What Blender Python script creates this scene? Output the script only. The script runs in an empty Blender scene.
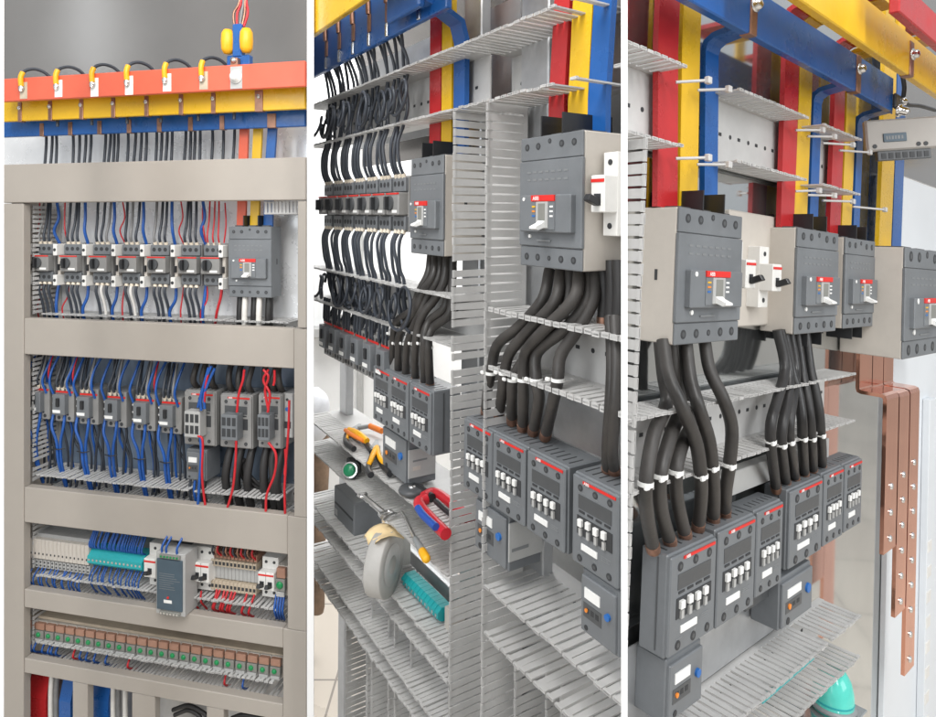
import bpy, math, random
from mathutils import Matrix, Vector
random.seed(7)
R = math.radians
scene = bpy.context.scene
COL = scene.collection
V = Vector
# ------------------------------------------------------------------ camera model (photo pixels, 936 x 717)
F, CX, HY, CAMZ = 660.0, 468.0, 225.0, 1.55
CAM = V((0, 0, CAMZ))
def bay(o, yaw, roll):
    return Matrix.Translation((o[0], o[1], CAMZ)) @ Matrix.Rotation(R(yaw), 4, 'Z') @ Matrix.Rotation(R(roll), 4, 'Y')
BAY = {'L': bay((-.660, 1.4), -13, 0), 'M': bay((.1185, .692), -58, 1.0), 'R': bay((.224, .707), 40.9, 4.0),
       'W': Matrix.Identity(4)}
INV = {k: m.inverted() for k, m in BAY.items()}
def ray(b, px, py):
    i = INV[b]
    o = i @ CAM
    d = (i.to_3x3() @ V(((px - CX) / F, 1, (HY - py) / F)))
    return o, d
def Q(b, px, py, y=0.0):            # measured point on the upright plane y of a bay
    o, d = ray(b, px, py); t = (y - o.y) / d.y
    return o + d * t
def QZ(b, px, py, z):               # measured point on the level plane z of a bay
    o, d = ray(b, px, py); t = (z - o.z) / d.z
    return o + d * t
# ------------------------------------------------------------------ materials
MATS = {}
def mat(name, col, rough=.5, metal=0., var=.06, scale=30., bump=0., spec=.5, alpha=1., trans=0., emit=0., aniso=False, rvar=.08, coat=0.):
    m = bpy.data.materials.new(name); m.use_nodes = True
    nt = m.node_tree; b = nt.nodes['Principled BSDF']
    b.inputs['Metallic'].default_value = metal
    b.inputs['Specular IOR Level'].default_value = spec
    b.inputs['Coat Weight'].default_value = coat
    if trans: b.inputs['Transmission Weight'].default_value = trans
    if alpha < 1: b.inputs['Alpha'].default_value = alpha
    tc = nt.nodes.new('ShaderNodeTexCoord')
    n = nt.nodes.new('ShaderNodeTexNoise'); n.inputs['Scale'].default_value = scale; n.inputs['Detail'].default_value = 6
    n.inputs['Roughness'].default_value = .65
    src = tc.outputs['Object']
    if aniso:
        mp = nt.nodes.new('ShaderNodeMapping'); mp.inputs['Scale'].default_value = (1, 1, .06)
        nt.links.new(src, mp.inputs['Vector']); src = mp.outputs['Vector']
    nt.links.new(src, n.inputs['Vector'])
    mr = nt.nodes.new('ShaderNodeMapRange'); mr.inputs['From Min'].default_value = .3; mr.inputs['From Max'].default_value = .7
    mr.inputs['To Min'].default_value = 1 - var * 1.6; mr.inputs['To Max'].default_value = 1 + var
    nt.links.new(n.outputs['Fac'], mr.inputs['Value'])
    mx = nt.nodes.new('ShaderNodeVectorMath'); mx.operation = 'SCALE'
    mx.inputs[0].default_value = col
    nt.links.new(mr.outputs['Result'], mx.inputs['Scale'])
    nt.links.new(mx.outputs['Vector'], b.inputs['Base Color'])
    r2 = nt.nodes.new('ShaderNodeMapRange'); r2.inputs['From Min'].default_value = .3; r2.inputs['From Max'].default_value = .7
    r2.inputs['To Min'].default_value = max(.03, rough - rvar); r2.inputs['To Max'].default_value = min(1, rough + rvar)
    nt.links.new(n.outputs['Fac'], r2.inputs['Value']); nt.links.new(r2.outputs['Result'], b.inputs['Roughness'])
    if bump:
        n2 = nt.nodes.new('ShaderNodeTexNoise'); n2.inputs['Scale'].default_value = scale * 8; n2.inputs['Detail'].default_value = 3
        nt.links.new(src, n2.inputs['Vector'])
        bp = nt.nodes.new('ShaderNodeBump'); bp.inputs['Strength'].default_value = bump; bp.inputs['Distance'].default_value = .001
        nt.links.new(n2.outputs['Fac'], bp.inputs['Height']); nt.links.new(bp.outputs['Normal'], b.inputs['Normal'])
    if emit:
        b.inputs['Emission Color'].default_value = (*col, 1); b.inputs['Emission Strength'].default_value = emit
    MATS[name] = m
    return m
mat('frame_paint', (.375, .34, .30), .48, var=.035, scale=5, rvar=.03, bump=.12)
mat('roof_sheet', (.33, .315, .30), .22, .7, var=.04, scale=3, rvar=.02)
mat('plate_bright', (.86, .87, .88), .28, .25, var=.08, scale=7, rvar=.04)  # flash reflection worked into a raised base colour
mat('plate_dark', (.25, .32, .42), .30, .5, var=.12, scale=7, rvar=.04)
mat('zinc', (.52, .53, .54), .36, .75, var=.12, scale=14, bump=.06)
mat('mirror_sheet', (.66, .68, .68), .075, .95, var=.07, scale=5, rvar=.03)
mat('grey_plastic', (.160, .171, .182), .42, var=.13, scale=11, bump=.12, rvar=.12)
mat('lit_grey_plastic', (.25, .247, .24), .42, var=.07, scale=22, bump=.10)  # lighter copy of the grey plastic, flash light put into its colour
mat('dark_plastic', (.070, .074, .078), .40, var=.08, scale=22, bump=.1)
mat('black_plastic', (.018, .019, .021), .38, var=.1, scale=30)
mat('beige_plastic', (.52, .48, .43), .45, var=.05, scale=18, bump=.05)
mat('white_plastic', (.74, .73, .70), .38, var=.04, scale=25)
mat('light_grey_plastic', (.42, .42, .41), .45, var=.06, scale=20, bump=.05)
mat('duct_pvc', (.52, .515, .505), .48, var=.07, scale=16, bump=.06)
mat('recess_shade', (.035, .037, .04), .6, var=.1, scale=30)  # dark tone standing in for the shade inside holes and slots
mat('sleeve_red', (.46, .022, .025), .30, var=.12, scale=7, bump=.4, rvar=.14)
mat('sleeve_yellow', (.72, .435, .014), .30, var=.10, scale=7, bump=.4, rvar=.14)
mat('sleeve_blue', (.013, .098, .34), .30, var=.12, scale=7, bump=.4, rvar=.14)
mat('sleeve_red_overlit', (.68, .125, .068), .34, var=.07, scale=8, bump=.12)  # red sleeve with its overexposure put into the colour
mat('copper', (.90, .43, .295), .15, 1., var=.12, scale=10, aniso=True)
mat('dull_copper', (.36, .20, .14), .42, .8, var=.25, scale=40)
mat('steel', (.70, .70, .69), .24, 1., var=.08, scale=30)
mat('chrome', (.82, .82, .82), .12, 1., var=.03, scale=30)
mat('label_red', (.66, .022, .016), .42, var=.05)
mat('label_white', (.82, .82, .80), .5, var=.03)
mat('label_yellow', (.78, .45, .02), .45, var=.05)
mat('label_orange', (.80, .25, .03), .45, var=.05)
mat('label_blue', (.02, .14, .45), .45, var=.05)
mat('faint_print', (.20, .21, .215), .5, var=.05)
mat('cable_black', (.022, .021, .021), .46, var=.35, scale=14, bump=.35, rvar=.18)
mat('cable_brown', (.046, .042, .039), .5, var=.38, scale=14, bump=.35, rvar=.18)
mat('wire_black', (.036, .043, .056), .42, var=.15)
mat('wire_grey', (.20, .20, .20), .42, var=.15)
mat('wire_blue', (.012, .085, .34), .38, var=.12)
mat('wire_red', (.52, .014, .022), .38, var=.12)
mat('wire_white', (.72, .70, .66), .42, var=.08)
mat('ferrule', (.72, .64, .52), .45, var=.08)
mat('teal', (.015, .36, .38), .42, var=.1)
mat('teal_gloss', (.10, .62, .52), .16, var=.08, scale=20)
mat('psu_face', (.060, .095, .125), .40, var=.06)
mat('led_green', (.005, .24, .07), .3, var=.05)
mat('button_green', (.01, .20, .085), .3, var=.05)
mat('relay_brown', (.36, .195, .135), .35, var=.12)
mat('relay_grey', (.22, .22, .20), .45, var=.08)
mat('tan', (.50, .42, .32), .5, var=.12)
mat('grip_yellow', (.85, .42, .01), .42, var=.06)
mat('grip_orange', (.82, .22, .03), .42, var=.06)
mat('grip_red', (.55, .018, .03), .36, var=.08)
mat('grip_blue', (.015, .07, .34), .38, var=.08)
mat('paper_cream', (.75, .58, .33), .8, var=.10, scale=12)
mat('door_white', (.72, .75, .78), .38, var=.03, scale=6)
mat('divider_white', (.86, .86, .86), .6, var=.015, scale=4)
mat('wall_white', (.86, .86, .85), .7, var=.03, scale=3)
mat('floor_tile', (.62, .56, .49), .32, var=.10, scale=2.2)
mat('wood', (.26, .17, .11), .6, var=.3, scale=14, bump=.3)
mat('sack', (.72, .73, .76), .55, var=.1, scale=16, bump=.3)
mat('tape_grey', (.25, .265, .27), .38, var=.12, scale=10)
mat('box_grey', (.33, .31, .285), .45, var=.06, scale=12, bump=.05)
mat('spool_grey', (.40, .39, .37), .5, var=.1, scale=12)
mat('clear_cover', (.60, .60, .58), .3, var=.1, scale=14, alpha=.55)
# ------------------------------------------------------------------ mesh builder
class MB:
    def __init__(s): s.v = []; s.f = []; s.m = []; s.sm = []; s.names = []
    def mi(s, m):
        if m not in s.names: s.names.append(m)
        return s.names.index(m)
    def add(s, vs, fs, m, smooth=False):
        o = len(s.v); k = s.mi(m)
        s.v += [tuple(p) for p in vs]
        for f in fs:
            s.f.append([i + o for i in f]); s.m.append(k); s.sm.append(smooth)
        return s
    def obox(s, c, ax, ay, az, m, ch=0.):   # centre and three half axes
        c, ax, ay, az = V(c), V(ax), V(ay), V(az)
        if ax.cross(ay).dot(az) < 0: ax = -ax
        L = [a.length for a in (ax, ay, az)]
        if ch <= 0 or min(L) < ch * 1.05:
            vs = [c + ax * i + ay * j + az * k for i in (-1, 1) for j in (-1, 1) for k in (-1, 1)]
            return s.add(vs, [(0, 1, 3, 2), (4, 6, 7, 5), (0, 4, 5, 1), (2, 3, 7, 6), (0, 2, 6, 4), (1, 5, 7, 3)], m)
        ux, uy, uz = ax.normalized() * ch, ay.normalized() * ch, az.normalized() * ch
        vs = []; ix = {}
        for i in (-1, 1):
            for j in (-1, 1):
                for k in (-1, 1):
                    p = c + ax * i + ay * j + az * k
                    ix[i, j, k, 0] = len(vs); vs.append(p - uy * j - uz * k)
                    ix[i, j, k, 1] = len(vs); vs.append(p - ux * i - uz * k)
                    ix[i, j, k, 2] = len(vs); vs.append(p - ux * i - uy * j)
        fs = []
        for sg in (-1, 1):
            q = [(1, 1), (1, -1), (-1, -1), (-1, 1)]
            fs.append([ix[sg, a, b, 0] for a, b in q]); fs.append([ix[a, sg, b, 1] for a, b in q]); fs.append([ix[a, b, sg, 2] for a, b in q])
        for a in (-1, 1):
            for b in (-1, 1):
                fs.append([ix[a, b, -1, 0], ix[a, b, 1, 0], ix[a, b, 1, 1], ix[a, b, -1, 1]])
                fs.append([ix[a, -1, b, 0], ix[a, 1, b, 0], ix[a, 1, b, 2], ix[a, -1, b, 2]])
                fs.append([ix[-1, a, b, 1], ix[1, a, b, 1], ix[1, a, b, 2], ix[-1, a, b, 2]])
                for k in (-1, 1):
                    fs.append([ix[a, b, k, 0], ix[a, b, k, 1], ix[a, b, k, 2]])
        out = []
        for f in fs:
            ce = sum((vs[i] for i in f), V()) / len(f)
            n = (vs[f[1]] - vs[f[0]]).cross(vs[f[2]] - vs[f[0]])
            out.append(f if n.dot(ce - c) > 0 else f[::-1])
        return s.add(vs, out, m)
    def box(s, a, b, m, ch=0.):             # min corner, max corner
        a, b = V(a), V(b); c = (a + b) / 2; h = (b - a) / 2
        return s.obox(c, (h.x, 0, 0), (0, h.y, 0), (0, 0, h.z), m, ch)
    def cyl(s, a, b, r, m, seg=14, r2=None, smooth=True):
        a, b = V(a), V(b); r2 = r if r2 is None else r2
        d = (b - a).normalized(); u = d.orthogonal().normalized(); w = d.cross(u)
        vs = []
        for p, q in ((a, r), (b, r2)):
            vs += [p + (u * math.cos(2 * math.pi * i / seg) + w * math.sin(2 * math.pi * i / seg)) * q for i in range(seg)]
        s.add(vs, [(i, (i + 1) % seg, seg + (i + 1) % seg, seg + i) for i in range(seg)], m, smooth)
        s.add(vs[:seg], [list(range(seg))[::-1]], m); s.add(vs[seg:], [list(range(seg))], m)
        return s
    def tube(s, pts, r, m, seg=8, steps=5, taper=None):
        pts = [V(p) for p in pts]
        if len(pts) > 2:
            P = [pts[0] * 2 - pts[1]] + pts + [pts[-1] * 2 - pts[-2]]; o = []
            for i in range(1, len(P) - 2):
                for k in range(steps):
                    t = k / steps; a, b, c, d = P[i - 1], P[i], P[i + 1], P[i + 2]
                    o.append(.5 * ((2 * b) + (c - a) * t + (2 * a - 5 * b + 4 * c - d) * t * t + (3 * b - a - 3 * c + d) * t ** 3))
            o.append(pts[-1]); pts = o
        n = len(pts); vs = []; u = None
        for i, p in enumerate(pts):
            d = (pts[min(i + 1, n - 1)] - pts[max(i - 1, 0)])
            d = d.normalized() if d.length > 1e-9 else V((0, 0, 1))
            u = d.orthogonal().normalized() if u is None else (u - d * u.dot(d)).normalized()
            w = d.cross(u); rr = r if taper is None else r + (taper - r) * i / (n - 1)
            vs += [p + (u * math.cos(2 * math.pi * k / seg) + w * math.sin(2 * math.pi * k / seg)) * rr for k in range(seg)]
        fs = [(i * seg + k, i * seg + (k + 1) % seg, (i + 1) * seg + (k + 1) % seg, (i + 1) * seg + k) for i in range(n - 1) for k in range(seg)]
        s.add(vs, fs, m, True)
        s.add(vs[:seg], [list(range(seg))[::-1]], m); s.add(vs[-seg:], [list(range(seg))], m)
        return s
    def prism(s, pts, ext, m):              # closed polygon of 3-D points pushed along ext
        pts = [V(p) for p in pts]; ext = V(ext); n = len(pts)
        vs = pts + [p + ext for p in pts]
        nn = sum(((pts[i] - pts[0]).cross(pts[(i + 1) % n] - pts[0]) for i in range(1, n - 1)), V())
        fl = nn.dot(ext) > 0
        fs = [list(range(n))[::-1] if fl else list(range(n)), list(range(n, 2 * n)) if fl else list(range(n, 2 * n))[::-1]]
        for i in range(n):
            q = [i, (i + 1) % n, n + (i + 1) % n, n + i]; fs.append(q if fl else q[::-1])
        return s.add(vs, fs, m)
    def lathe(s, prof, c, m, seg=24, ax=(0, 0, 1)):  # prof: (radius, height) along ax
        d = V(ax).normalized(); u = d.orthogonal().normalized(); w = d.cross(u); c = V(c); vs = []
        for r, h in prof:
            vs += [c + d * h + (u * math.cos(2 * math.pi * k / seg) + w * math.sin(2 * math.pi * k / seg)) * r for k in range(seg)]
        fs = [(i * seg + k, i * seg + (k + 1) % seg, (i + 1) * seg + (k + 1) % seg, (i + 1) * seg + k) for i in range(len(prof) - 1) for k in range(seg)]
        s.add(vs, fs, m, True)
        return s
    def strip(s, pts, wdir, w, t, m):       # flat bar along a path: width along wdir, thickness t across
        pts = [V(p) for p in pts]; wd = V(wdir).normalized() * w / 2; n = len(pts); vs = []
        for i, p in enumerate(pts):
            d1 = (pts[i] - pts[i - 1]).normalized() if i else None
            d2 = (pts[i + 1] - pts[i]).normalized() if i < n - 1 else None
            d = (d1 or d2) if (d1 is None or d2 is None) else (d1 + d2).normalized()
            k = 1. if (d1 is None or d2 is None) else 1 / max(.35, d.dot(d2))
            nn = wd.normalized().cross(d).normalized() * t / 2 * k
            vs += [p - wd - nn, p + wd - nn, p + wd + nn, p - wd + nn]
        fs = [(0, 3, 2, 1), (4 * n - 4, 4 * n - 3, 4 * n - 2, 4 * n - 1)]
        for i in range(n - 1):
            for k in range(4): fs.append((4 * i + k, 4 * i + (k + 1) % 4, 4 * i + 4 + (k + 1) % 4, 4 * i + 4 + k))
        return s.add(vs, fs, m)
    def comb(s, o, along, out, L, D, pitch, m, t=.0018, fw=.74, base=.28, tip=.0035, hook=0., skip=()):
        # a slotted duct wall: a strip along its root and a row of fingers with thickened tips
        o, a, u = V(o), V(along).normalized(), V(out).normalized(); n = a.cross(u)
        s.obox(o + a * L / 2 + u * D * base / 2, a * L / 2, u * D * base / 2, n * t / 2, m)
        k = int(L / pitch)
        for i in range(k):
            x = (i + .5) * L / k
            if any(p <= x <= q for p, q in skip): continue
            if random.random() < .008: continue
            l = D * (1 - base) * random.uniform(.98, 1.0); j = random.uniform(-.05, .05) * pitch
            r_ = o + a * (x + j) + u * (D * base); e_ = (u * l + n * random.gauss(0, .008) * l + a * random.gauss(0, .007) * l)
            s.obox(r_ + e_ / 2, a * pitch * fw / 2, e_ / 2, n * t / 2 * .98, m)
            s.obox(r_ + e_ * (1 - tip / 2 / l), a * pitch * min(.45, fw * .62), u * tip / 2, n * (t / 2 + .0007 + hook), m)
        return s
    def holes(s, pts, r, m, y0=.0004, seg=12):   # dark discs painted as shaded screw wells on a face (face plane y=0)
        for x, z in pts: s.cyl((x, .002, z), (x, -y0, z), r, m, seg)
        return s
    def build(s, name, parent=None):
        me = bpy.data.meshes.new(name); me.from_pydata(s.v, [], s.f)
        for n in s.names: me.materials.append(MATS[n])
        me.polygons.foreach_set('material_index', s.m); me.polygons.foreach_set('use_smooth', s.sm)
        me.update()
        o = bpy.data.objects.new(name, me); COL.objects.link(o)
        if parent: o.parent = parent
        return o
# ------------------------------------------------------------------ naming helpers
def tag(o, label=None, cat=None, group=None, kind=None):
    for k, v in (('label', label), ('category', cat), ('group', group), ('kind', kind)):
        if v: o[k] = v
    return o
def put(o, b, loc=(0, 0, 0)):
    o.matrix_world = BAY[b] @ Matrix.Translation(V(loc)); return o
def thing(name, b, loc, label, cat, group=None):
    o = bpy.data.objects.new(name, None); COL.objects.link(o); o.empty_display_size = .02
    put(o, b, loc); return tag(o, label, cat, group)
def single(name, mb, b, label, cat, group=None, loc=(0, 0, 0)):
    return tag(put(mb.build(name), b, loc), label, cat, group)
def copy_tree(o, parent=None):
    c = o.copy(); COL.objects.link(c)
    if parent: c.parent = parent; c.matrix_parent_inverse = Matrix.Identity(4)
    for ch in o.children: copy_tree(ch, c)
    return c
class Repeat:                                # builds one of a kind, then copies it and its parts
    def __init__(s, fn): s.fn = fn; s.first = None
    def __call__(s, b, loc, label, group=None):
        if s.first is None: s.first = o = s.fn()
        else: o = copy_tree(s.first)
        put(o, b, loc); o['label'] = label
        if group: o['group'] = group
        elif 'group' in o: del o['group']
        return o
ORD = ['first', 'second', 'third', 'fourth', 'fifth', 'sixth', 'seventh', 'eighth', 'ninth', 'tenth', 'eleventh', 'twelfth',
       'thirteenth', 'fourteenth', 'fifteenth', 'sixteenth', 'seventeenth', 'eighteenth', 'nineteenth', 'twentieth',
       'twenty-first', 'twenty-second', 'twenty-third', 'twenty-fourth', 'twenty-fifth', 'twenty-sixth', 'twenty-seventh', 'twenty-eighth']
def lettering(txt, size, m, parent, loc, depth=.0002, name='lettering', align='CENTER'):
    cu = bpy.data.curves.new('lettering', 'FONT'); cu.body = txt; cu.size = size; cu.extrude = depth; cu.align_x = align; cu.resolution_u = 2
    t = bpy.data.objects.new('tmp', cu); COL.objects.link(t)
    dg = bpy.context.evaluated_depsgraph_get(); me = bpy.data.meshes.new_from_object(t.evaluated_get(dg))
    bpy.data.objects.remove(t); me.name = name
    me.transform(Matrix.Translation(V(loc)) @ Matrix.Rotation(R(90), 4, 'X'))
    me.materials.clear(); me.materials.append(MATS[m])
    o = bpy.data.objects.new(name, me); COL.objects.link(o); o.parent = parent
    return o
# ------------------------------------------------------------------ device builders (face at y=0, x to the right, y into the panel)
def make_mccb(w, h, d, poles=4, side='beige_plastic', face='grey_plastic', barriers=2, low_barriers=False, cover=.006, toggle_up=False, handle_x=.47):
    t = thing('moulded_case_breaker', 'W', (0, 0, 0), 'grey moulded-case breaker', 'circuit breaker')
    b = MB(); b.box((0, cover, 0), (w, d, h), side, .0012)
    b.box((-.0004, d * .55, h * .46), (0.002, d * .62, h * .54), 'recess_shade')
    b.box((w - .002, d * .55, h * .46), (w + .0004, d * .62, h * .54), 'recess_shade')
    b.build('body', t)
    c = MB()
    c.box((-.0006, 0.0015, h * .16), (w + .0006, cover + .0004, h * .815), face, .001)
    c.box((0, .0032, 0), (w, cover, h * .157), face, .001)
    c.box((0, .0024, h * .818), (w, cover, h), face, .001)
    n = poles + 1
    for i in range(n):
        x = w * (.12 + .76 * i / (n - 1)); big = .037 if i != n // 2 else .026
        for z, yy in ((h * .075, .0032), (h * .925 if i != n // 2 else h * .955, .0024)):
            c.cyl((x, yy + .001, z), (x, yy - .0004, z), w * big, 'recess_shade', 12)
            c.cyl((x, yy + .001, z), (x, yy - .0005, z), w * big * .55, 'dark_plastic', 8)
    for r_ in range(2):                      # faint moulded rows on the upper cover
        for i in range(7): c.box((w * (.14 + .1 * i), .0011, h * (.72 - .06 * r_)), (w * (.20 + .1 * i), .002, h * (.735 - .06 * r_)), 'faint_print')
    c.build('front_cover', t)
    p = MB(); p.box((w * .10, -.006, h * .27), (w * .92, .003, h * .55), face, .0012)
    p.cyl((w * .17, -.0066, h * .52), (w * .17, -.003, h * .52), w * .02, 'label_white', 10)
    p.cyl((w * .2, -.0002, h * .235), (w * .2, .003, h * .235), w * .02, 'label_white', 10)
    p.box((w * .33, -.0002, h * .20), (w * .55, .003, h * .212), 'faint_print')
    p.build('raised_panel', t)
    x0, x1 = w * (handle_x - .16), w * (handle_x + .22)
    q = MB(); q.box((x0, -.0072, h * .29), (x1, -.0055, h * .50), face, .0005)
    q.box((x0 + w * .095, -.0086, h * .30), (x1 - w * .095, -.006, h * .498), 'light_grey_plastic', .0006)
    q.box((x0 + w * .135, -.0089, h * .36), (x1 - w * .135, -.008, h * .485), 'relay_grey')
    for i, mm in enumerate(('label_yellow', 'label_orange', 'label_blue')):
        q.box((x0 + w * .02, -.0077, h * (.455 - .035 * i)), (x0 + w * .07, -.0070, h * (.468 - .035 * i)), mm)
        q.box((x1 - w * .07, -.0077, h * (.455 - .035 * i)), (x1 - w * .02, -.0070, h * (.468 - .035 * i)), 'label_white')
    q.build('handle_window', t)
    l = MB(); l.box((x0, -.0076, h * .502), (x1, -.0055, h * .548), 'label_red')
    lo = l.build('red_label', t)
    lettering('ABB', h * .042, 'label_white', lo, ((x0 * .78 + x1 * .22), -.0077, h * .510))
    k = MB(); za = h * (.31 if not toggle_up else .42); xh = w * (handle_x + .03)
    k.prism([(xh - w * .055, -.007, za + h * .055), (xh - w * .055, -.007, za - h * .0), (xh - w * .055, -.017, za - h * .022), (xh - w * .055, -.021, za - h * .012), (xh - w * .055, -.0205, za + h * .004), (xh - w * .055, -.012, za + h * .028)], (w * .11, 0, 0), 'label_white')
    k.build('toggle', t)
    for i in range(barriers):
        x = w * (.34 + (.34 * i if barriers > 1 else 0)); g = MB(); g.box((x, .003, h - .004), (x + .0022, d * .98, h + h * .155), 'black_plastic'); g.build('phase_barrier', t)
        if low_barriers:
            g = MB(); g.box((x, .006, -h * .13), (x + .0022, d * .85, .004), 'black_plastic'); g.build('phase_barrier', t)
    for i in range(3):                       # screw lugs where the bars enter
        g = MB(); x = w * (.18 + .32 * i); g.box((x - w * .09, .012, h - .002), (x + w * .09, d * .6, h + .0025), 'dark_plastic', .0005); g.build('terminal', t)
    return t
def make_contactor(w, h, d, bridges=True, G='grey_plastic'):
    t = thing('power_contactor', 'W', (0, 0, 0), 'grey contactor', 'contactor')
    b = MB(); b.box((0, .004, 0), (w, d, h), G, .0016)
    b.box((.0012, 0, h * .02), (w - .0012, .006, h * .98), G, .0014)
    for i in range(6):                       # dark strips painted as shaded grooves over the terminals, top and underneath
        x = w * (.12 + .152 * i)
        b.box((x - w * .014, .012, h - .0005), (x + w * .014, d * .62, h + .0003), 'recess_shade')
        b.box((x - w * .014, .012, -.0003), (x + w * .014, d * .62, .0005), 'recess_shade')
    b.box((-.0008, d * .4, h * .05), (w + .0008, d * .44, h * .95), 'dark_plastic')
    b.build('body', t)
    f = MB()
    for x in (.2, .52, .82):
        for z, r_ in ((.865, .052), (.10, .052)):
            f.cyl((w * x, .001, h * z), (w * x, -.0006, h * z), w * r_, 'recess_shade', 12)
            f.cyl((w * x, .001, h * z), (w * x, -.0008, h * z), w * r_ * .5, 'dark_plastic', 8)
    f.box((w * .16, -.0005, h * .64), (w * .86, .001, h * .79), 'dark_plastic')
    for i in range(4): f.box((w * (.18 + .18 * i), -.0008, h * .60), (w * (.30 + .18 * i), .001, h * .622), 'recess_shade')
    f.box((w * .14, -.0006, h * .36), (w * .88, .001, h * .56), 'recess_shade')
    for i, (x0, x1, z0) in enumerate(((.66, .86, .265), (.66, .80, .245), (.66, .84, .225), (.16, .30, .815), (.47, .58, .815), (.76, .88, .815), (.16, .28, .155), (.47, .57, .155), (.20, .44, .335), (.50, .70, .335))):
        f.box((w * x0, -.0003, h * z0), (w * x1, .001, h * (z0 + .008)), 'faint_print')
    f.build('terminal_face', t)
    for i in range(4 if bridges else 0):
        k = MB(); x = w * (.19 + .165 * i); dz = h * .012 * (i % 2)
        k.box((x, -.004, h * .455 + dz), (x + w * .085, .0005, h * .535 + dz), 'label_white', .0006)
        k.box((x + w * .02, -.003, h * .36), (x + w * .075, .0005, h * .44), 'light_grey_plastic'); k.build('contact_bridge', t)
    k = MB(); k.box((w * .24, -.0012, h * .205), (w * .58, .0005, h * .275), 'label_white', .0003); k.build('marking_plate', t)
    k = MB(); k.box((w * .26, -.001, h * .925), (w * .94, .0005, h * .953), 'label_red'); ko = k.build('red_label', t)
    lettering('ABB', h * .045, 'label_white', ko, (w * .345, -.0012, h * .923))
    return t
def make_small_contactor():
    w, h, d = .050, .080, .07
    t = thing('small_contactor', 'W', (0, 0, 0), 'small contactor', 'contactor')
    b = MB(); b.box((0, .012, 0), (w, d, h), 'lit_grey_plastic', .001); b.box((.003, 0, h * .22), (w * .72, .014, h * .80), 'grey_plastic', .001)
    for i in range(3):
        for z in (.10, .90): b.cyl((w * (.2 + .28 * i), .013, h * z), (w * (.2 + .28 * i), .0115, h * z), .0042, 'recess_shade', 10)
    for z in (.3, .5, .7): b.box((-.008, .010, h * z - .004), (.001, d * .8, h * z + .004), 'dark_plastic', .0006); b.cyl((-.004, .0105, h * z), (-.004, .0096, h * z), .0022, 'label_white', 8)
    b.build('body', t)
    k = MB(); k.box((.005, -.001, h * .28), (w * .5, .001, h * .36), 'label_white'); k.build('marking_plate', t)
    k = MB(); k.box((.002, .0108, h * .82), (w - .002, .013, h * .87), 'label_red'); k.build('red_label', t)
    k = MB(); k.box((w * .30, -.004, h * .46), (w * .46, .001, h * .70), 'black_plastic', .0008); k.build('contact_bridge', t)
    return t
def make_starter():
    w, h, d = .047, .092, .048
    t = thing('rotary_motor_starter', 'W', (0, 0, 0), 'starter', 'motor starter')
    b = MB(); b.box((0, .018, 0), (w, d, h), 'lit_grey_plastic', .001); b.box((.0006, .012, h * .72), (w - .0006, .02, h * .97), 'grey_plastic', .001); b.box((.0006, .012, h * .03), (w - .0006, .02, h * .28), 'grey_plastic', .001)
    for i in range(3):
        for z in (.15, .86): b.cyl((w * (.2 + .3 * i), .013, h * z), (w * (.2 + .3 * i), .0115, h * z), .0045, 'recess_shade', 10)
    b.build('body', t)
    n = MB(); n.box((.001, 0, h * .30), (w - .001, .02, h * .70), 'lit_grey_plastic', .0014); n.box((w * .5, -.0006, h * .34), (w * .88, .001, h * .39), 'label_white')
    n.build('front_nose', t)
    k = MB(); k.cyl((w * .36, .001, h * .51), (w * .36, -.004, h * .51), .0122, 'dark_plastic', 18); k.obox((w * .36, -.007, h * .51), (.0026, 0, 0), (0, .005, 0), (0, 0, .0108), 'black_plastic', .0008)
    k.build('rotary_knob', t)
    k = MB(); k.box((.001, -.0008, h * .665), (w - .001, .001, h * .695), 'label_red'); k.build('red_label', t)
    return t
def make_clamp():
    t = thing('rail_end_clamp', 'W', (0, 0, 0), 'clamp', 'rail clamp')
    b = MB(); b.box((0, 0, .068), (.0105, .04, .094), 'white_plastic', .001); b.box((0, 0, 0), (.0105, .04, .024), 'white_plastic', .001); b.box((.002, .012, .024), (.009, .04, .068), 'beige_plastic', .0006)
    b.box((.003, .008, .034), (.008, .014, .048), 'black_plastic')
    b.build('bracket', t)
    for zz in (.081, .012):
        s = MB(); s.cyl((.0052, .002, zz), (.0052, -.0006, zz), .0036, 'recess_shade', 10); s.build('screw', t)
    return t
def make_mcb(n=1, w=.0175, h=.085, d=.066, flip=1):
    t = thing('miniature_breaker', 'W', (0, 0, 0), 'mcb', 'miniature breaker')
    b = MB(); W = w * n
    b.box((0, .018, 0), (W, d, h), 'white_plastic', .0008); b.box((.0003, 0, h * .28), (W - .0003, .02, h * .72), 'white_plastic', .001)
    for i in range(n):
        x = w * (i + .5)
        for z in (.12, .88): b.cyl((x, .019, h * z), (x, .0172, h * z), .0032, 'recess_shade', 10)
        b.box((x - .005, -.0004, h * .36), (x + .005, .001, h * .50), 'recess_shade')
    for i in range(1, n): b.box((w * i - .0003, -.0003, h * .28), (w * i + .0003, .001, h * .72), 'recess_shade')
    b.build('body', t)
    for i in range(n):
        k = MB(); x = w * (i + .5); k.obox((x, -.007, h * .425), (.0042, 0, 0), (0, .008, -.003), (0, .002, .0034), 'black_plastic', .0008); k.build('toggle', t)
    k = MB(); k.box((.001, -.0006, h * .635), (W - .001, .001, h * .675), 'label_red'); k.build('red_label', t)
    return t
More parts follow.
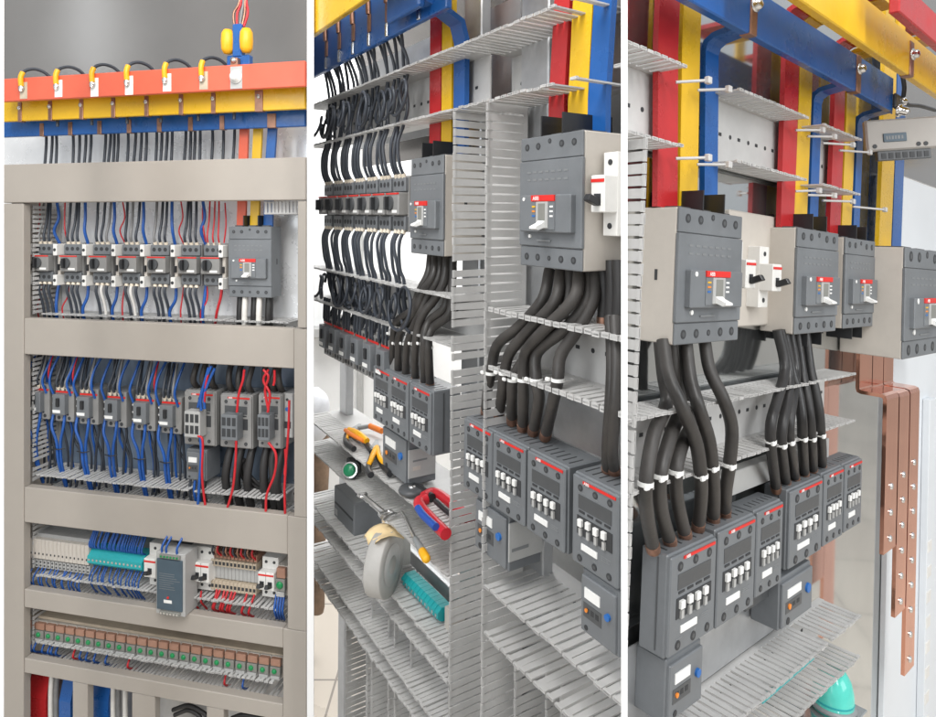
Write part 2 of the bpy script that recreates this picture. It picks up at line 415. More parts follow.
def make_overload(w, h, d):
    t = thing('overload_relay', 'W', (0, 0, 0), 'relay', 'overload relay')
    b = MB(); b.box((0, .004, 0), (w, d, h), 'grey_plastic', .0014); b.box((.002, 0, h * .05), (w - .002, .006, h * .92), 'grey_plastic', .0012)
    b.box((w * .12, -.0004, h * .30), (w * .62, .001, h * .52), 'dark_plastic'); b.cyl((w * .2, .001, h * .14), (w * .2, -.0006, h * .14), w * .05, 'recess_shade', 10)
    for i in range(3): b.box((w * (.2 + .13 * i), -.0007, h * .38), (w * (.28 + .13 * i), .001, h * .46), 'recess_shade')
    b.build('body', t)
    k = MB(); k.box((w * .16, -.0012, h * .60), (w * .58, .001, h * .76), 'label_white'); k.build('marking_plate', t)
    k = MB(); k.cyl((w * .80, .001, h * .55), (w * .80, -.003, h * .55), w * .065, 'label_blue', 14); k.build('dial', t)
    k = MB(); k.cyl((w * .22, .001, h * .42), (w * .22, -.002, h * .42), w * .038, 'label_orange', 10); k.build('reset_button', t)
    return t
def comb_duct(b, x0, x1, zt, zb, yb, yf, label, pitch=.0125, tone='duct_pvc', skip_t=(), skip_b=(), group='slotted wiring ducts', hook=0., fw=.74, base=.28):
    t = thing('wiring_duct', b, (x0, yb, zb), label, 'wiring duct', group)
    L = x1 - x0; D = yb - yf; H = zt - zb
    m = MB(); m.box((0, 0, .001), (L, .002, H - .001), tone)
    for i in range(int(L / .05)): m.cyl((.025 + .05 * i, .001, H * .5), (.025 + .05 * i, -.0005, H * .5), .003, 'recess_shade', 10)
    for i in range(int(L / .05)): m.box((.045 + .05 * i, -.0004, H * .5 - .0022), (.052 + .05 * i, .001, H * .5 + .0022), 'recess_shade')
    m.build('base_strip', t)
    m = MB(); m.comb((0, 0, H), (1, 0, 0), (0, -1, 0), L, D, pitch, tone, skip=skip_t, hook=hook, fw=fw, base=base); m.build('comb_wall', t)
    m = MB(); m.comb((0, 0, 0), (1, 0, 0), (0, -1, 0), L, D, pitch, tone, skip=skip_b, hook=hook, fw=fw, base=base); m.build('comb_wall', t)
    return t
def comb_post(b, x0, x1, z0, z1, yb, yf, label, pitch=.0125, tone='duct_pvc', group='slotted wiring ducts'):
    t = thing('wiring_duct', b, (x0, yb, z0), label, 'wiring duct', group)
    L = z1 - z0; D = yb - yf; W = x1 - x0
    m = MB(); m.box((.001, 0, 0), (W - .001, .002, L), tone); m.build('base_strip', t)
    for x in (0, W):
        m = MB(); m.comb((x, 0, 0), (0, 0, 1), (0, -1, 0), L, D, pitch, tone, fw=.8, base=.1); m.build('comb_wall', t)
    return t
def wire(b, pts, r, m, label, group=None, fer=None, name='wire', cat='wire', seg=7):
    k = MB(); pts = [V(p) for p in pts]
    k.tube(pts, r, m, seg)
    for e in (fer or ()):
        a, c = (pts[0], pts[1]) if e == 0 else (pts[-1], pts[-2])
        d = (c - a).normalized(); k.cyl(a, a + d * .008, r * 1.45, 'ferrule', 8)
    return single(name, k, b, label, cat, group)
OBJ = {}
SEEN = set()
def mark(k):
    OBJ[k] = [o for o in bpy.data.objects if o.name not in SEEN]; SEEN.update(o.name for o in OBJ[k])
def LIVE(lst):
    a = []
    for o in lst:
        try: o.name; a.append(o)
        except ReferenceError: pass
    return a
# ================================================================== LEFT: beige front-on cabinet
yf = .035
def lx(px, py=260, y=0.): return Q('L', px, py, y).x
def lz(px, py, y=0.): return Q('L', px, py, y).z
XL, XR = lx(2.4), lx(305.5)
cab = thing('control_cabinet', 'L', (0, 0, -1.5), 'beige painted front-on switchgear cabinet with five wide openings, left third of the picture', 'cabinet')
def cpart(name, *boxes, ch=.0015, m='frame_paint'):
    k = MB()
    for a, c in boxes: k.box((a[0], a[1], a[2] + 1.5), (c[0], c[1], c[2] + 1.5), m, ch)
    return k.build(name, cab)
xo = lx(22.5); XS = [lx(297), lx(293), lx(286.5), lx(282)]
rows = [(.050, -.209), (-.290, -.588), (-.667, -.817), (-.858, -.972), (-1.005, -1.30)]
cpart('stile', ((XL, .002, -1.45), (xo, .022, .048)))
cpart('crossbeam', ((XL, 0, rows[0][0]), (XR, .024, .136)))
cpart('stile', ((XS[0], .002, -.207), (XR, .022, .048)))
for i in range(4):
    zt, zb = rows[i][1], rows[i + 1][0]
    cpart('crossbeam', ((xo + .0004, .004, zb), (XS[min(i + 1, 3)] if i < 3 else XS[3], .024, zt)))
for i in range(1, 4):
    cpart('stile', ((XS[i] + .0004, .003, rows[i][1] - (.0 if i < 3 else .4)), (XR, .022, rows[i - 1][1] - .0004)))
for i, (a, c) in enumerate(((70.5, 85.5), (130, 153), (205, 222))):
    cpart('mullion', ((lx(a, 695), .005, -1.40), (lx(c, 695), .024, rows[4][0] - .0004)))
YB = .105
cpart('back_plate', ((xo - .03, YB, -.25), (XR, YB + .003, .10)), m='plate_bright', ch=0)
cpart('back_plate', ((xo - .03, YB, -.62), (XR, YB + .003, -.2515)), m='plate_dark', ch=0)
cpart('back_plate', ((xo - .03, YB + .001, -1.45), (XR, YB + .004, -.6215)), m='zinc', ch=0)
cpart('side_panel', ((XL, .023, -1.45), (XL + .003, .30, .134)))
cpart('side_panel', ((XR - .003, .0225, -1.45), (XR, .30, .134)))
sh = MB(); sh.box((lx(0, 60, .30), .30, .10), (lx(311, 60, .30) - .004, .303, .95), 'roof_sheet')
k = MB(); k.box((lx(4, 150, .13), .128, .10), (lx(309, 150, .13), .131, .25), 'plate_bright'); single('inner_plate', k, 'L', 'bright metal plate behind the wire bundles above the top beam, beige cabinet', 'sheet metal')
single('rear_sheet', sh, 'L', 'plain grey sheet metal rising behind the coral, yellow and blue busbars', 'sheet metal')
# slotted side ducts inside the top openings
def side_comb(x, z0, z1, y0, lab):
    k = MB(); k.comb((x, YB - .001, z0), (0, 0, 1), (0, -1, 0), z1 - z0, YB - y0, .0105, 'duct_pvc', fw=.62, base=.12)
    k.box((x - .004, YB - .003, z0), (x + .006, YB - .0012, z1), 'duct_pvc')
    single('wiring_duct', k, 'L', lab, 'wiring duct', 'slotted wiring ducts')
for (zt, zb, w_) in ((.046, -.205, 'top'), (-.292, -.586, 'second'), (-.668, -.816, 'third'), (-.86, -.97, 'fourth')):
    side_comb(xo - .004, zb, zt, .030, f'upright slotted duct wall along the left stile, {w_} opening of the beige cabinet')
side_comb(XS[0] - .004, -.205, .046, .045, 'upright slotted duct wall along the right stile of the beige cabinet')
def lduct(px0, px1, py, z, dep, label, pitch=.0105, tone='duct_pvc'):
    x0, x1 = xo + .014, lx(px1, py, .03) - .006
    comb_duct('L', x0, x1, z, z - .04, YB - .002, YB - dep, label, pitch, tone, fw=.64, base=.12)
lduct(30, 290, 322, -.2035, .07, 'slotted duct along the sill of the motor starter opening, beige cabinet')
lduct(30, 285, 500, -.566, .085, 'slotted duct along the sill of the contactor opening, beige cabinet')
lduct(30, 283, 605, -.793, .085, 'slotted duct under the teal terminals and power supply, beige cabinet')
lduct(30, 278, 680, -.945, .085, 'slotted duct under the row of green-lit relays, beige cabinet')
k = MB()
x0 = XS[0] - .09; k.box((x0, .03, .022), (XS[0] - .014, YB - .001, .024), 'duct_pvc')
k.comb((x0, .03, .023), (1, 0, 0), (0, 0, 1), .075, .026, .008, 'duct_pvc', base=.1)
single('wiring_duct', k, 'L', 'short slotted duct piece right of the red, yellow and blue droppers, beige cabinet', 'wiring duct', 'slotted wiring ducts')
# ---- busbars across the top
def lbus(py_tl, py_bl, y, m, label, thick=.010):
    a = Q('L', 2, py_tl, y); c = Q('L', 2, py_bl, y)
    x1 = lx(305, 90, y)
    t = thing('busbar', 'L', (a.x, y, c.z), label, 'busbar')
    k = MB(); k.box((0, 0, 0), (x1 - a.x, thick, a.z - c.z), m, .0015); k.build('sleeved_bar', t)
    return t, a.x, c.z, a.z - c.z
bt, bx, bz, bh = lbus(79, 102, -.045, 'sleeve_red_overlit', 'red flat busbar painted overexposed coral across the top of the beige cabinet')
for i, cx in enumerate((68, 172, 279, 382, 495, 604)):
    p = Q('L', cx / 2.98, 82, -.045); xx = p.x - bx
    k = MB(); k.box((xx - .007, -.0008, .004 if i not in (2, 3) else .001), (xx + .012, .001, bh - .010), 'tan' if i in (0, 5) else 'label_white'); k.build('bare_patch', bt)
    k = MB(); k.lathe([(0, 0), (.004, .0005), (.0065, .002), (.0065, .004), (.0035, .007), (0, .007)][::1], (xx, -.0012, bh * .52), 'steel', 12, (0, -1, 0)); k.build('bolt', bt)
    e = V((p.x, -.049, bz + bh * .62))
    k = MB(); k.tube([e, e + V((0, -.001, .018)), e + V((.001, .003, .03))], .0052, 'grip_yellow', 10)
    k.tube([e + V((.001, .003, .028)), e + V((.003, .010, .036)), e + V((.012, .024, .041)), e + V((.024, .040, .034)), e + V((.033, .052, .012)), e + V((.036, .058, -.03)), e + V((.036, .058, -.08))], .0034, 'wire_black', 8)
    k.cyl(e + V((0, -.001, -.012)), e, .0045, 'steel', 10)
    single('feeder_cable', k, 'L', f'black feeder wire with yellow boot bolted to the coral busbar, {ORD[i]} from left', 'cable', 'yellow-booted wires on the coral busbar')
xx = Q('L', 236.5, 78, -.045).x - bx
k = MB(); k.box((xx - .013, -.0012, .002), (xx + .013, .001, bh - .004), 'light_grey_plastic'); k.build('bare_patch', bt)
k = MB(); k.lathe([(.013, 0), (.013, .003), (.009, .003), (.009, .010), (.004, .013), (0, .013)], (xx, -.0012, bh * .5), 'label_white', 16, (0, -1, 0)); k.build('bolt', bt)
bt, bx, bz, bh = lbus(101, 122, -.008, 'sleeve_yellow', 'yellow flat busbar below the coral one, beige cabinet')
for cx in (60, 150, 243, 338, 437, 540, 636, 772):
    p = Q('L', cx / 2.98, 108, -.008); xx = p.x - bx; s = .005 if cx < 700 else .009
    k = MB(); k.box((xx - s, -.002, -.002), (xx + s, .0105, bh * .88), 'dull_copper', .0008); k.lathe([(.0042, 0), (.0042, .003), (0, .004)], (xx, -.002, bh * .6), 'steel', 10, (0, -1, 0)); k.build('copper_clip', bt)
bt, bx, bz, bh = lbus(122, 137.5, .03, 'sleeve_blue', 'blue flat busbar below the yellow one, beige cabinet')
for cx in (125, 210, 297, 385, 475, 568, 662, 810):
    p = Q('L', cx / 2.98, 126, .03); xx = p.x - bx; s = .0055 if cx < 700 else .010
    k = MB(); k.box((xx - s, -.002, -.001), (xx + s, .0105, bh * .8), 'dull_copper', .0008); k.build('copper_clip', bt)
# supply clamp standing on the coral bar
c0 = Q('L', 237, 66, -.02)
t = thing('supply_clamp', 'L', (c0.x, -.02, c0.z), 'blue supply clamp with two yellow oval grips above the coral busbar', 'clamp')
k = MB(); k.box((-.024, 0, -.006), (.027, .016, .022), 'sleeve_blue', .002); k.box((-.010, -.002, .018), (.011, .014, .085), 'sleeve_blue', .002); k.build('body', t)
for s in (-.021, .021):
    k = MB(); k.lathe([(0, -.026), (.008, -.024), (.0125, -.016), (.0135, 0), (.0125, .016), (.008, .024), (0, .026)], (s, 0, .050), 'grip_yellow', 16); k.build('oval_grip', t)
k = MB(); k.box((-.008, -.012, -.008), (.008, 0, .014), 'dull_copper', .001); k.lathe([(.006, 0), (.006, .004), (0, .005)], (0, -.012, .008), 'steel', 10, (0, -1, 0)); k.build('lug', t)
for i, (dx, m_, nm) in enumerate(((-.010, 'dull_copper', 'reddish'), (-.004, 'wire_red', 'bright red'), (.003, 'wire_grey', 'grey'), (.008, 'dull_copper', 'brown'), (.013, 'wire_red', 'dark red'))):
    wire('L', [(c0.x + dx * .9, -.014, c0.z + .08), (c0.x + dx * 1.4, -.010, c0.z + .11), (c0.x + dx * .6 + .004, -.004, c0.z + .15), (c0.x + dx + .004, 0, c0.z + .30)], .0026, m_,
         f'{nm} thin wire rising from the blue supply clamp, {ORD[i]} from left', 'wires rising from the supply clamp')
# droppers from the bars down to the main breaker
MX = Q('L', 228, 297, yf); mx1 = Q('L', 270.5, 297, yf); mw = mx1.x - MX.x; mh = Q('L', 228, 226.5, yf).z - MX.z
for i, (px, m_, nm, yy) in enumerate(((235.5, 'sleeve_red_overlit', 'red', -.03), (252.5, 'sleeve_yellow', 'yellow', .005), (267.5, 'sleeve_blue', 'blue', .04))):
    ax_ = MX.x + mw * (.18 + .32 * i); zt = (.29, .25, .21)[i]
    k = MB(); k.strip([(ax_ + .010, .058, zt), (ax_ + .004, .058, .13), (ax_, .058, MX.z + mh)], (1, 0, 0), .0205, .006, m_)
    single('busbar_dropper', k, 'L', f'{nm} sleeved bar dropping from the busbars into the beige cabinet main breaker', 'busbar')
mm = make_mccb(mw, mh, .045, face='grey_plastic', side='grey_plastic'); put(mm, 'L', MX)
mm['label'] = 'large grey moulded-case breaker at right end of the rotary starter row, beige cabinet'
for i in range(3):
    ax_ = MX.x + mw * (.16 + .34 * i)
    wire('L', [(ax_, .06, MX.z + .002), (ax_ + .001, .055, MX.z - .04), (ax_ - .002, .06, MX.z - .085)], .0085, 'cable_black', f'thick black cable, {ORD[i]} from left, leaving the beige cabinet main breaker', 'cables under the cabinet main breaker', name='power_cable', cat='cable')
for i in range(2):
    ax_ = MX.x + mw * (.32 + .34 * i)
    wire('L', [(ax_, .05, MX.z + .002), (ax_ + .001, .045, MX.z - .04), (ax_ - .001, .05, MX.z - .085)], .0062, 'wire_white', f'pale clear-jacketed cable, {ORD[i]} from left, between black ones under the cabinet main breaker', 'cables under the cabinet main breaker', name='power_cable', cat='cable')
# bundles between busbars and the top beam
for gi, (a, c) in enumerate(((135, 170), (220, 270), (310, 352), (383, 435), (465, 510), (550, 595), (635, 695))):
    n = 4 if gi not in (0, 6) else 3
    for j in range(n):
        px = (a + (c - a) * j / (n - 1)) / 2.98; p = Q('L', px, 150, .08); q = random.uniform(-.006, .006)
        wire('L', [(p.x + q, .08, .25), (p.x + q * .5, .082, .19), (p.x + random.uniform(-.003, .003), .075, .10)], .0032, 'wire_black',
             f'black wire, {ORD[j]} in the {ORD[gi]} bundle between blue busbar and top beam', 'black bundles above the top beam')
# ---- motor starters
starter = Repeat(make_starter); clamp = Repeat(make_clamp)
zs = Q('L', 50, 283.5, yf).z
for i, kx in enumerate((110, 195, 282, 370, 456, 548, 616)):
    p = Q('L', kx / 2.98, 262, yf); x = p.x - .045 * .36
    starter('L', (x, yf, zs), f'grey rotary motor starter, {ORD[i]} from left in the beige cabinet', 'motor starters in the beige cabinet')
    cx_ = x - .0145 if i < 6 else x + .0465
    clamp('L', (cx_, yf - .004, zs - .004), f'white rail clamp left of the {ORD[i]} rotary starter, beige cabinet' if i < 6 else 'white rail clamp right of the last rotary starter, beige cabinet', 'white rail clamps, beige cabinet')
    for j in range(3):
        xx = x + .045 * (.2 + .3 * j); w1 = random.uniform(-.003, .003)
        mm_ = 'wire_black' if (i + j) % 4 else 'wire_grey'
        cn = 'black' if mm_ == 'wire_black' else 'grey'
        if i == 6: mm_, cn = 'wire_red', 'red'
        wire('L', [(xx, yf + .018, zs + .088), (xx, yf + .012, zs + .108), (xx - .004 + w1, yf + .022, zs + .14), (xx - .008 + w1 * 1.6, yf + .03, zs + .185)], .0030 if i < 6 else .0018, mm_, f'{cn} wire into the top of the {ORD[i]} rotary starter, {ORD[j]} from left, beige cabinet', 'wires above the cabinet motor starters', (0,))
        if i < 6:
            w1 = random.uniform(-.002, .002)
            cn2 = 'wire_white' if (i in (2, 3) and j == 1) else 'wire_black'
            wire('L', [(xx, yf + .018, zs + .004), (xx, yf + .012, zs - .016), (xx + .004 + w1, yf + .02, zs - .05), (xx + .005 + w1, yf + .028, zs - .105)], .0032, cn2, f'{"white" if cn2 == "wire_white" else "black"} wire out of the bottom of the {ORD[i]} rotary starter, {ORD[j]} from left, beige cabinet', 'wires below the cabinet motor starters', (0,))
    for (dx, m_, nm, rr) in ((.049, 'wire_blue', 'blue', .0034), (-.006 if i else .0, 'wire_red', 'red', .0016)):
        if nm == 'red' and i in (2, 4): continue
        if i == 6 and nm == 'blue': continue
        xx = x + dx; s = random.uniform(-.004, .004)
        wire('L', [(xx, yf + .03, zs + .09), (xx - .004 + s, yf + .022, zs + .12), (xx - .002 - s, yf + .026, zs + .15), (xx - .008, yf + .03, zs + .19)], rr, m_, f'{nm} wire rising beside the {ORD[i]} rotary starter, beige cabinet', 'coloured wires above the cabinet starters')
        wire('L', [(xx + .002, yf + .03, zs + .01), (xx + .004 + s, yf + .022, zs - .03), (xx - .003 - s, yf + .02, zs - .06), (xx - .004, yf + .03, zs - .105)], rr, m_, f'{nm} wire hanging beside the {ORD[i]} rotary starter, beige cabinet', 'coloured wires below the cabinet starters')
wire('L', [tuple(Q('L', 222, 285, yf + .02)), tuple(Q('L', 221, 296, yf + .015)), tuple(Q('L', 217, 312, yf + .015)), tuple(Q('L', 215, 327, yf + .03))], .003, 'wire_red', 'bold red wire hanging alone left of the cabinet main breaker cables')
wire('L', [tuple(Q('L', 225, 203, yf + .03)), tuple(Q('L', 226, 225, yf + .02)), tuple(Q('L', 224, 243, yf + .02))], .0016, 'wire_red', 'thin red wire dropping just left of the cabinet main breaker')
# ---- second opening: small contactors and three large ones
smallc = Repeat(make_small_contactor)
zc = Q('L', 28, 419.5, yf).z
for i, kx in enumerate((80, 152, 224, 307, 392, 470)):
    p = Q('L', kx / 2.98, 400, yf)
    smallc('L', (p.x, yf, zc - .002 * i), f'small dark contactor with red stripe, {ORD[i]} from left in the beige cabinet', 'small contactors in the beige cabinet')
    z0 = zc - .002 * i
    for j in range(3):
        xx = p.x + .044 * (.2 + .28 * j); s = random.uniform(-.005, .005)
        mk, cn = (('wire_black', 'black'), ('wire_black', 'black'), ('wire_grey', 'grey'))[j]
        wire('L', [(xx, yf + .014, z0 + .072), (xx, yf + .006, z0 + .09), (xx + s, yf + .016, z0 + .115), (xx + s * 1.5, yf + .03, z0 + .15)], .0030, mk, f'{cn} wire into the top of the {ORD[i]} small contactor, {ORD[j]} from left, beige cabinet', 'wires above the cabinet small contactors', (0,))
    for j, (dx, mk, cn) in enumerate(((-.005, 'wire_blue', 'left'), (.042, 'wire_blue', 'right'))):
        s = random.uniform(-.004, .004)
        wire('L', [(p.x + dx, yf + .012, z0 + .06), (p.x + dx - .003, yf + .004, z0 + .09), (p.x + dx + s, yf + .012, z0 + .12), (p.x + dx + .004, yf + .03, z0 + .155)], .0028, mk, f'blue wire rising at the {cn} side of the {ORD[i]} small contactor, beige cabinet', 'blue wires above the small contactors')
    if i in (0, 1, 4): wire('L', [(p.x + .047, yf + .018, z0 + .08), (p.x + .05, yf + .01, z0 + .11), (p.x + .046, yf + .03, z0 + .155)], .002, 'wire_red', f'short red wire rising right of the {ORD[i]} small contactor, beige cabinet', 'short red wires above small contactors')
    b0 = z0 - .135
    for j in range(3):
        xx = p.x + .004 + .016 * j; q1, q2 = random.uniform(-.007, .007), random.uniform(-.006, .006); bl = j == 1
        wire('L', [(xx, yf + .03, z0 + .01), (xx + q1, yf + .034, z0 - .03), (xx + q2, yf + .040, z0 - .08), (xx + q1, yf + .046, z0 - .155)], .0026, 'wire_blue' if bl else 'wire_black', f'{"blue" if bl else "black"} wire hanging at the back below the {ORD[i]} small contactor, {ORD[j]} from left', 'back wires below the small contactors')
        if j < 2: wire('L', [(xx + .006, yf + .03, z0 + .06), (xx + q1, yf + .030, z0 + .10), (xx + q2, yf + .036, z0 + .158)], .0026, 'wire_blue' if j else 'wire_black', f'{"blue" if j else "black"} wire rising at the back of the {ORD[i]} small contactor, beige cabinet', 'back wires above the small contactors')
    for j, (dx, ex, mk, cn) in enumerate(((-.004, .016, 'wire_blue', 'blue'), (.026, .021, 'wire_blue', 'blue'), (.034, .030, 'wire_black', 'black'), (.012, .040, 'wire_black', 'black'))):
        s = random.uniform(-.006, .006); yo = (.002, .006, .03, .036)[j]
        wire('L', [(p.x + dx, yf + .012, z0 + .018), (p.x + dx + (.002 if j else .004), yf + yo, z0 - .01), (p.x + (ex * .9 + dx * .1 if j < 2 else (dx + ex) / 2) + s * .2, yf + yo, z0 - .045), (p.x + ex + s * (.3 if j < 2 else 1), yf + yo + .003, z0 - .09), (p.x + ex - .004 + s * .4, yf + .03, b0 - .02 - .003 * i)], .0031 if mk == 'wire_blue' else .0028, mk,
             f'{cn} wire, {ORD[j]} of four hanging under the {ORD[i]} small contactor, beige cabinet', 'wires below the cabinet small contactors')
    k = MB(); tz = z0 - .058; k.tube([(p.x + .006, yf - .001, tz), (p.x + .022, yf - .003, tz - .001), (p.x + .034, yf + .004, tz)], .0014, 'black_plastic', 6)
    single('cable_tie', k, 'L', f'black tie round the wires below the {ORD[i]} small contactor, beige cabinet', 'cable tie', 'ties below the small contactors')
bigs = []
for i, (a, c, tp, bt_) in enumerate(((548, 640, 155, 312), (655, 750, 166, 320), (768, 838, 164, 322))):
    p = Q('L', a / 2.98, 340 + bt_ / 2.98, yf); q = Q('L', c / 2.98, 340 + tp / 2.98, yf)
    o = make_contactor(q.x - p.x, q.z - p.z, YB - yf - .004, False, 'lit_grey_plastic'); put(o, 'L', p)
    o['label'] = f'large grey contactor, {("left", "middle", "right")[i]} of three at the right of the second opening'; o['group'] = 'large contactors in the beige cabinet'
    t = thing('auxiliary_contact_block', 'L', p + V(((q.x - p.x) * .24, -.024, (q.z - p.z) * .22)), f'small auxiliary block on the face of the {("left", "middle", "right")[i]} large cabinet contactor', 'contact block', 'auxiliary blocks on the large contactors')
    w_, h_ = (q.x - p.x) * .50, (q.z - p.z) * .46
    k = MB(); k.box((0, 0, 0), (w_, .0235, h_), 'light_grey_plastic' if i == 0 else 'grey_plastic', .001); k.build('body', t)
    k = MB()
    for a_ in range(3):
        for b_ in range(2): k.box((w_ * (.08 + .31 * a_), -.0006, h_ * (.14 + .44 * b_)), (w_ * (.30 + .31 * a_), .001, h_ * (.46 + .44 * b_)), 'recess_shade')
    k.build('terminal_sockets', t)
    bigs.append((p, q))
    for j in range(3):
        xx = p.x + (q.x - p.x) * (.18 + .3 * j)
        wire('L', [(xx, yf + .03, q.z - .004), (xx + .001, yf + .012, q.z + .02), (xx + random.uniform(-.005, .005), yf + .02, q.z + .05), (xx, yf + .04, q.z + .075)], .0066, 'cable_brown', f'thick grey-black cable into the {("left", "middle", "right")[i]} large cabinet contactor, {ORD[j]} from left', 'cables above the large cabinet contactors', name='power_cable', cat='cable')
    for j in range(3 if i else 0):
        xx = p.x + (q.x - p.x) * (.15 + .34 * j)
        wire('L', [(xx, yf + .03, p.z + .004), (xx - .001, yf + .015, p.z - .03), (xx + random.uniform(-.012, .006), yf + .012, p.z - .075), (xx - .004, yf + .03, p.z - .145)], .0088, 'cable_black', f'thick black cable under the {("left", "middle", "right")[i]} large cabinet contactor, {ORD[j]} from left', 'cables below the large cabinet contactors', name='power_cable', cat='cable')
# overload relay and its wires
p = Q('L', 553 / 2.98, 340 + 418 / 2.98, yf); q = Q('L', 612 / 2.98, 340 + 330 / 2.98, yf)
o = make_overload(q.x - p.x, q.z - p.z, .055); put(o, 'L', p); o['label'] = 'small grey overload relay under the left large contactor, beige cabinet'
for j in range(4):
    xx = p.x + .006 + .011 * j; m_, cn = (('wire_black', 'black'), ('wire_blue', 'blue'), ('wire_blue', 'blue'), ('cable_black', 'thick black'))[j]
    wire('L', [(xx, yf + .01, p.z + .004), (xx + .002, yf + .004, p.z - .03), (xx + .008, yf + .02, p.z - .085)], .003 if j < 3 else .006, m_, f'{cn} wire under the small cabinet overload relay, {ORD[j]} from left', 'wires under the cabinet overload relay')
for j, (pts, m_, cn) in enumerate((
    ([(630, 78), (612, 120), (600, 160), (590, 200)], 'wire_blue', 'blue wire looping down to the left large cabinet contactor'),
    ([(640, 85), (620, 130), (608, 165), (610, 205)], 'wire_blue', 'second blue wire reaching the left large cabinet contactor'),
    ([(622, 82), (606, 140), (598, 180), (600, 210)], 'wire_blue', 'third blue wire reaching the left large cabinet contactor'),
    ([(628, 80), (618, 110), (612, 150), (608, 195)], 'wire_red', 'red wire beside the blue ones at the left large cabinet contactor'),
    ([(590, 285), (604, 300), (602, 380), (604, 430), (612, 495)], 'wire_red', 'red wire passing down beside the small cabinet overload relay'),
    ([(597, 290), (600, 340), (596, 400), (590, 490)], 'wire_blue', 'long blue wire passing down beside the small cabinet overload relay'),
    ([(728, 88), (724, 120), (712, 160), (706, 215)], 'wire_red', 'red wire dropping to the middle large cabinet contactor'),
    ([(704, 300), (702, 360), (694, 440), (676, 505)], 'wire_red', 'long red wire hanging from the middle large cabinet contactor'),
    ([(785, 88), (800, 110), (790, 150), (800, 210)], 'wire_red', 'red wire twisting into the right large cabinet contactor'),
    ([(800, 88), (785, 120), (804, 160), (798, 215)], 'wire_red', 'second red wire twisting into the right large cabinet contactor'),
    ([(818, 90), (818, 120), (815, 135)], 'wire_red', 'short red wire at the top right of the second cabinet opening'),
    ([(800, 305), (822, 340), (818, 400), (795, 460), (792, 515)], 'wire_red', 'long red wire curving down from the right large cabinet contactor'),
    ([(850, 325), (852, 370), (848, 440), (850, 520)], 'wire_red', 'long red wire hanging at the right stile of the second opening'),
    ([(862, 180), (860, 260), (855, 330), (848, 400)], 'wire_red', 'upper red wire beside the right stile of the second opening'))):
    wire('L', [tuple(Q('L', a / 2.98, 340 + c / 2.98, .012)) for a, c in pts], .0026 if m_ == 'wire_red' else .0030, m_, cn, 'loose coloured wires of the second opening')
for j in range(3):
    r_ = .026 + .008 * j; c = Q('L', 775 / 2.98, 340 + 395 / 2.98, .06)
    wire('L', [(c.x + r_ * math.cos(a) * 1.1, .06 + .006 * math.sin(a * 2), c.z + r_ * math.sin(a)) for a in [2.4 + k_ * .45 for k_ in range(12)]], .0042, 'cable_black', f'{("inner", "middle", "outer")[j]} loop of black cable coiled under the right large cabinet contactor', 'coiled black cable', name='cable_loop', cat='cable')
p = Q('L', 843 / 2.98, 340 + 290 / 2.98, .05); q = Q('L', 872 / 2.98, 340 + 160 / 2.98, .05)
k = MB(); k.box((p.x, .05, p.z), (q.x, YB - .004, q.z), 'light_grey_plastic', .001); k.box((p.x + .004, .0494, p.z + .02), (q.x - .004, .052, p.z + .034), 'recess_shade')
k.cyl((p.x + .010, .05, p.z + .06), (p.x + .010, .0485, p.z + .06), .004, 'label_blue'); k.cyl((p.x + .010, .05, p.z + .08), (p.x + .010, .0492, p.z + .08), .003, 'recess_shade')
single('timer_relay', k, 'L', 'light grey relay module at the right end of the second opening, beige cabinet', 'relay')
# ---- third opening
def L3(x, y, d=.03): return Q('L', x / 2.98, 500 + y / 2.98, d)
def make_tb():
    t = thing('interface_relay', 'W', (0, 0, 0), 'x', 'relay')
    k = MB(); k.box((0, .012, 0), (.0108, .07, .078), 'light_grey_plastic', .0006); k.box((.0004, 0, .026), (.0104, .013, .070), 'beige_plastic', .0008); k.box((.0012, .004, .004), (.0096, .014, .022), 'light_grey_plastic', .0005)
    for z in (.009, .017): k.cyl((.0054, .005, z), (.0054, .0034, z), .0022, 'recess_shade', 8)
    k.build('body', t)
    k = MB(); k.box((.002, -.0006, .048), (.0088, .001, .064), 'beige_plastic'); k.box((.004, -.0008, .036), (.0068, .001, .04), 'recess_shade'); k.build('marking_plate', t)
    return t
tb = Repeat(make_tb); p = L3(88, 205); q = L3(264, 222); z_ = p.z
for i in range(15):
    tb('L', (p.x + (q.x - p.x - .011) * i / 14, .03, z_), f'slim grey interface relay, {ORD[i]} from left in the cabinet row', 'slim grey relays of the third opening')
p = L3(262, 198); q = L3(425, 215)
def make_teal(s_=1.):
    t = thing('teal_terminal', 'W', (0, 0, 0), 'x', 'terminal')
    k = MB(); k.prism([(0, 0, 0), (0, -.012 * s_, .010 * s_), (0, -.012 * s_, .024 * s_), (0, 0, .036 * s_), (0, .03 * s_, .036 * s_), (0, .03 * s_, 0)], (.0100, 0, 0), 'teal'); k.build('body', t)
    k = MB(); k.cyl((.005, -.0118 * s_, .017 * s_), (.005, -.0118 * s_ - .001, .017 * s_), .0026, 'steel', 8); k.build('screw', t)
    return t
te = Repeat(make_teal)
for i in range(14): te('L', (p.x + (q.x - p.x - .0105) * i / 13, .04, p.z), f'teal terminal block, {ORD[i]} from left in the beige cabinet', 'teal terminals of the third opening')
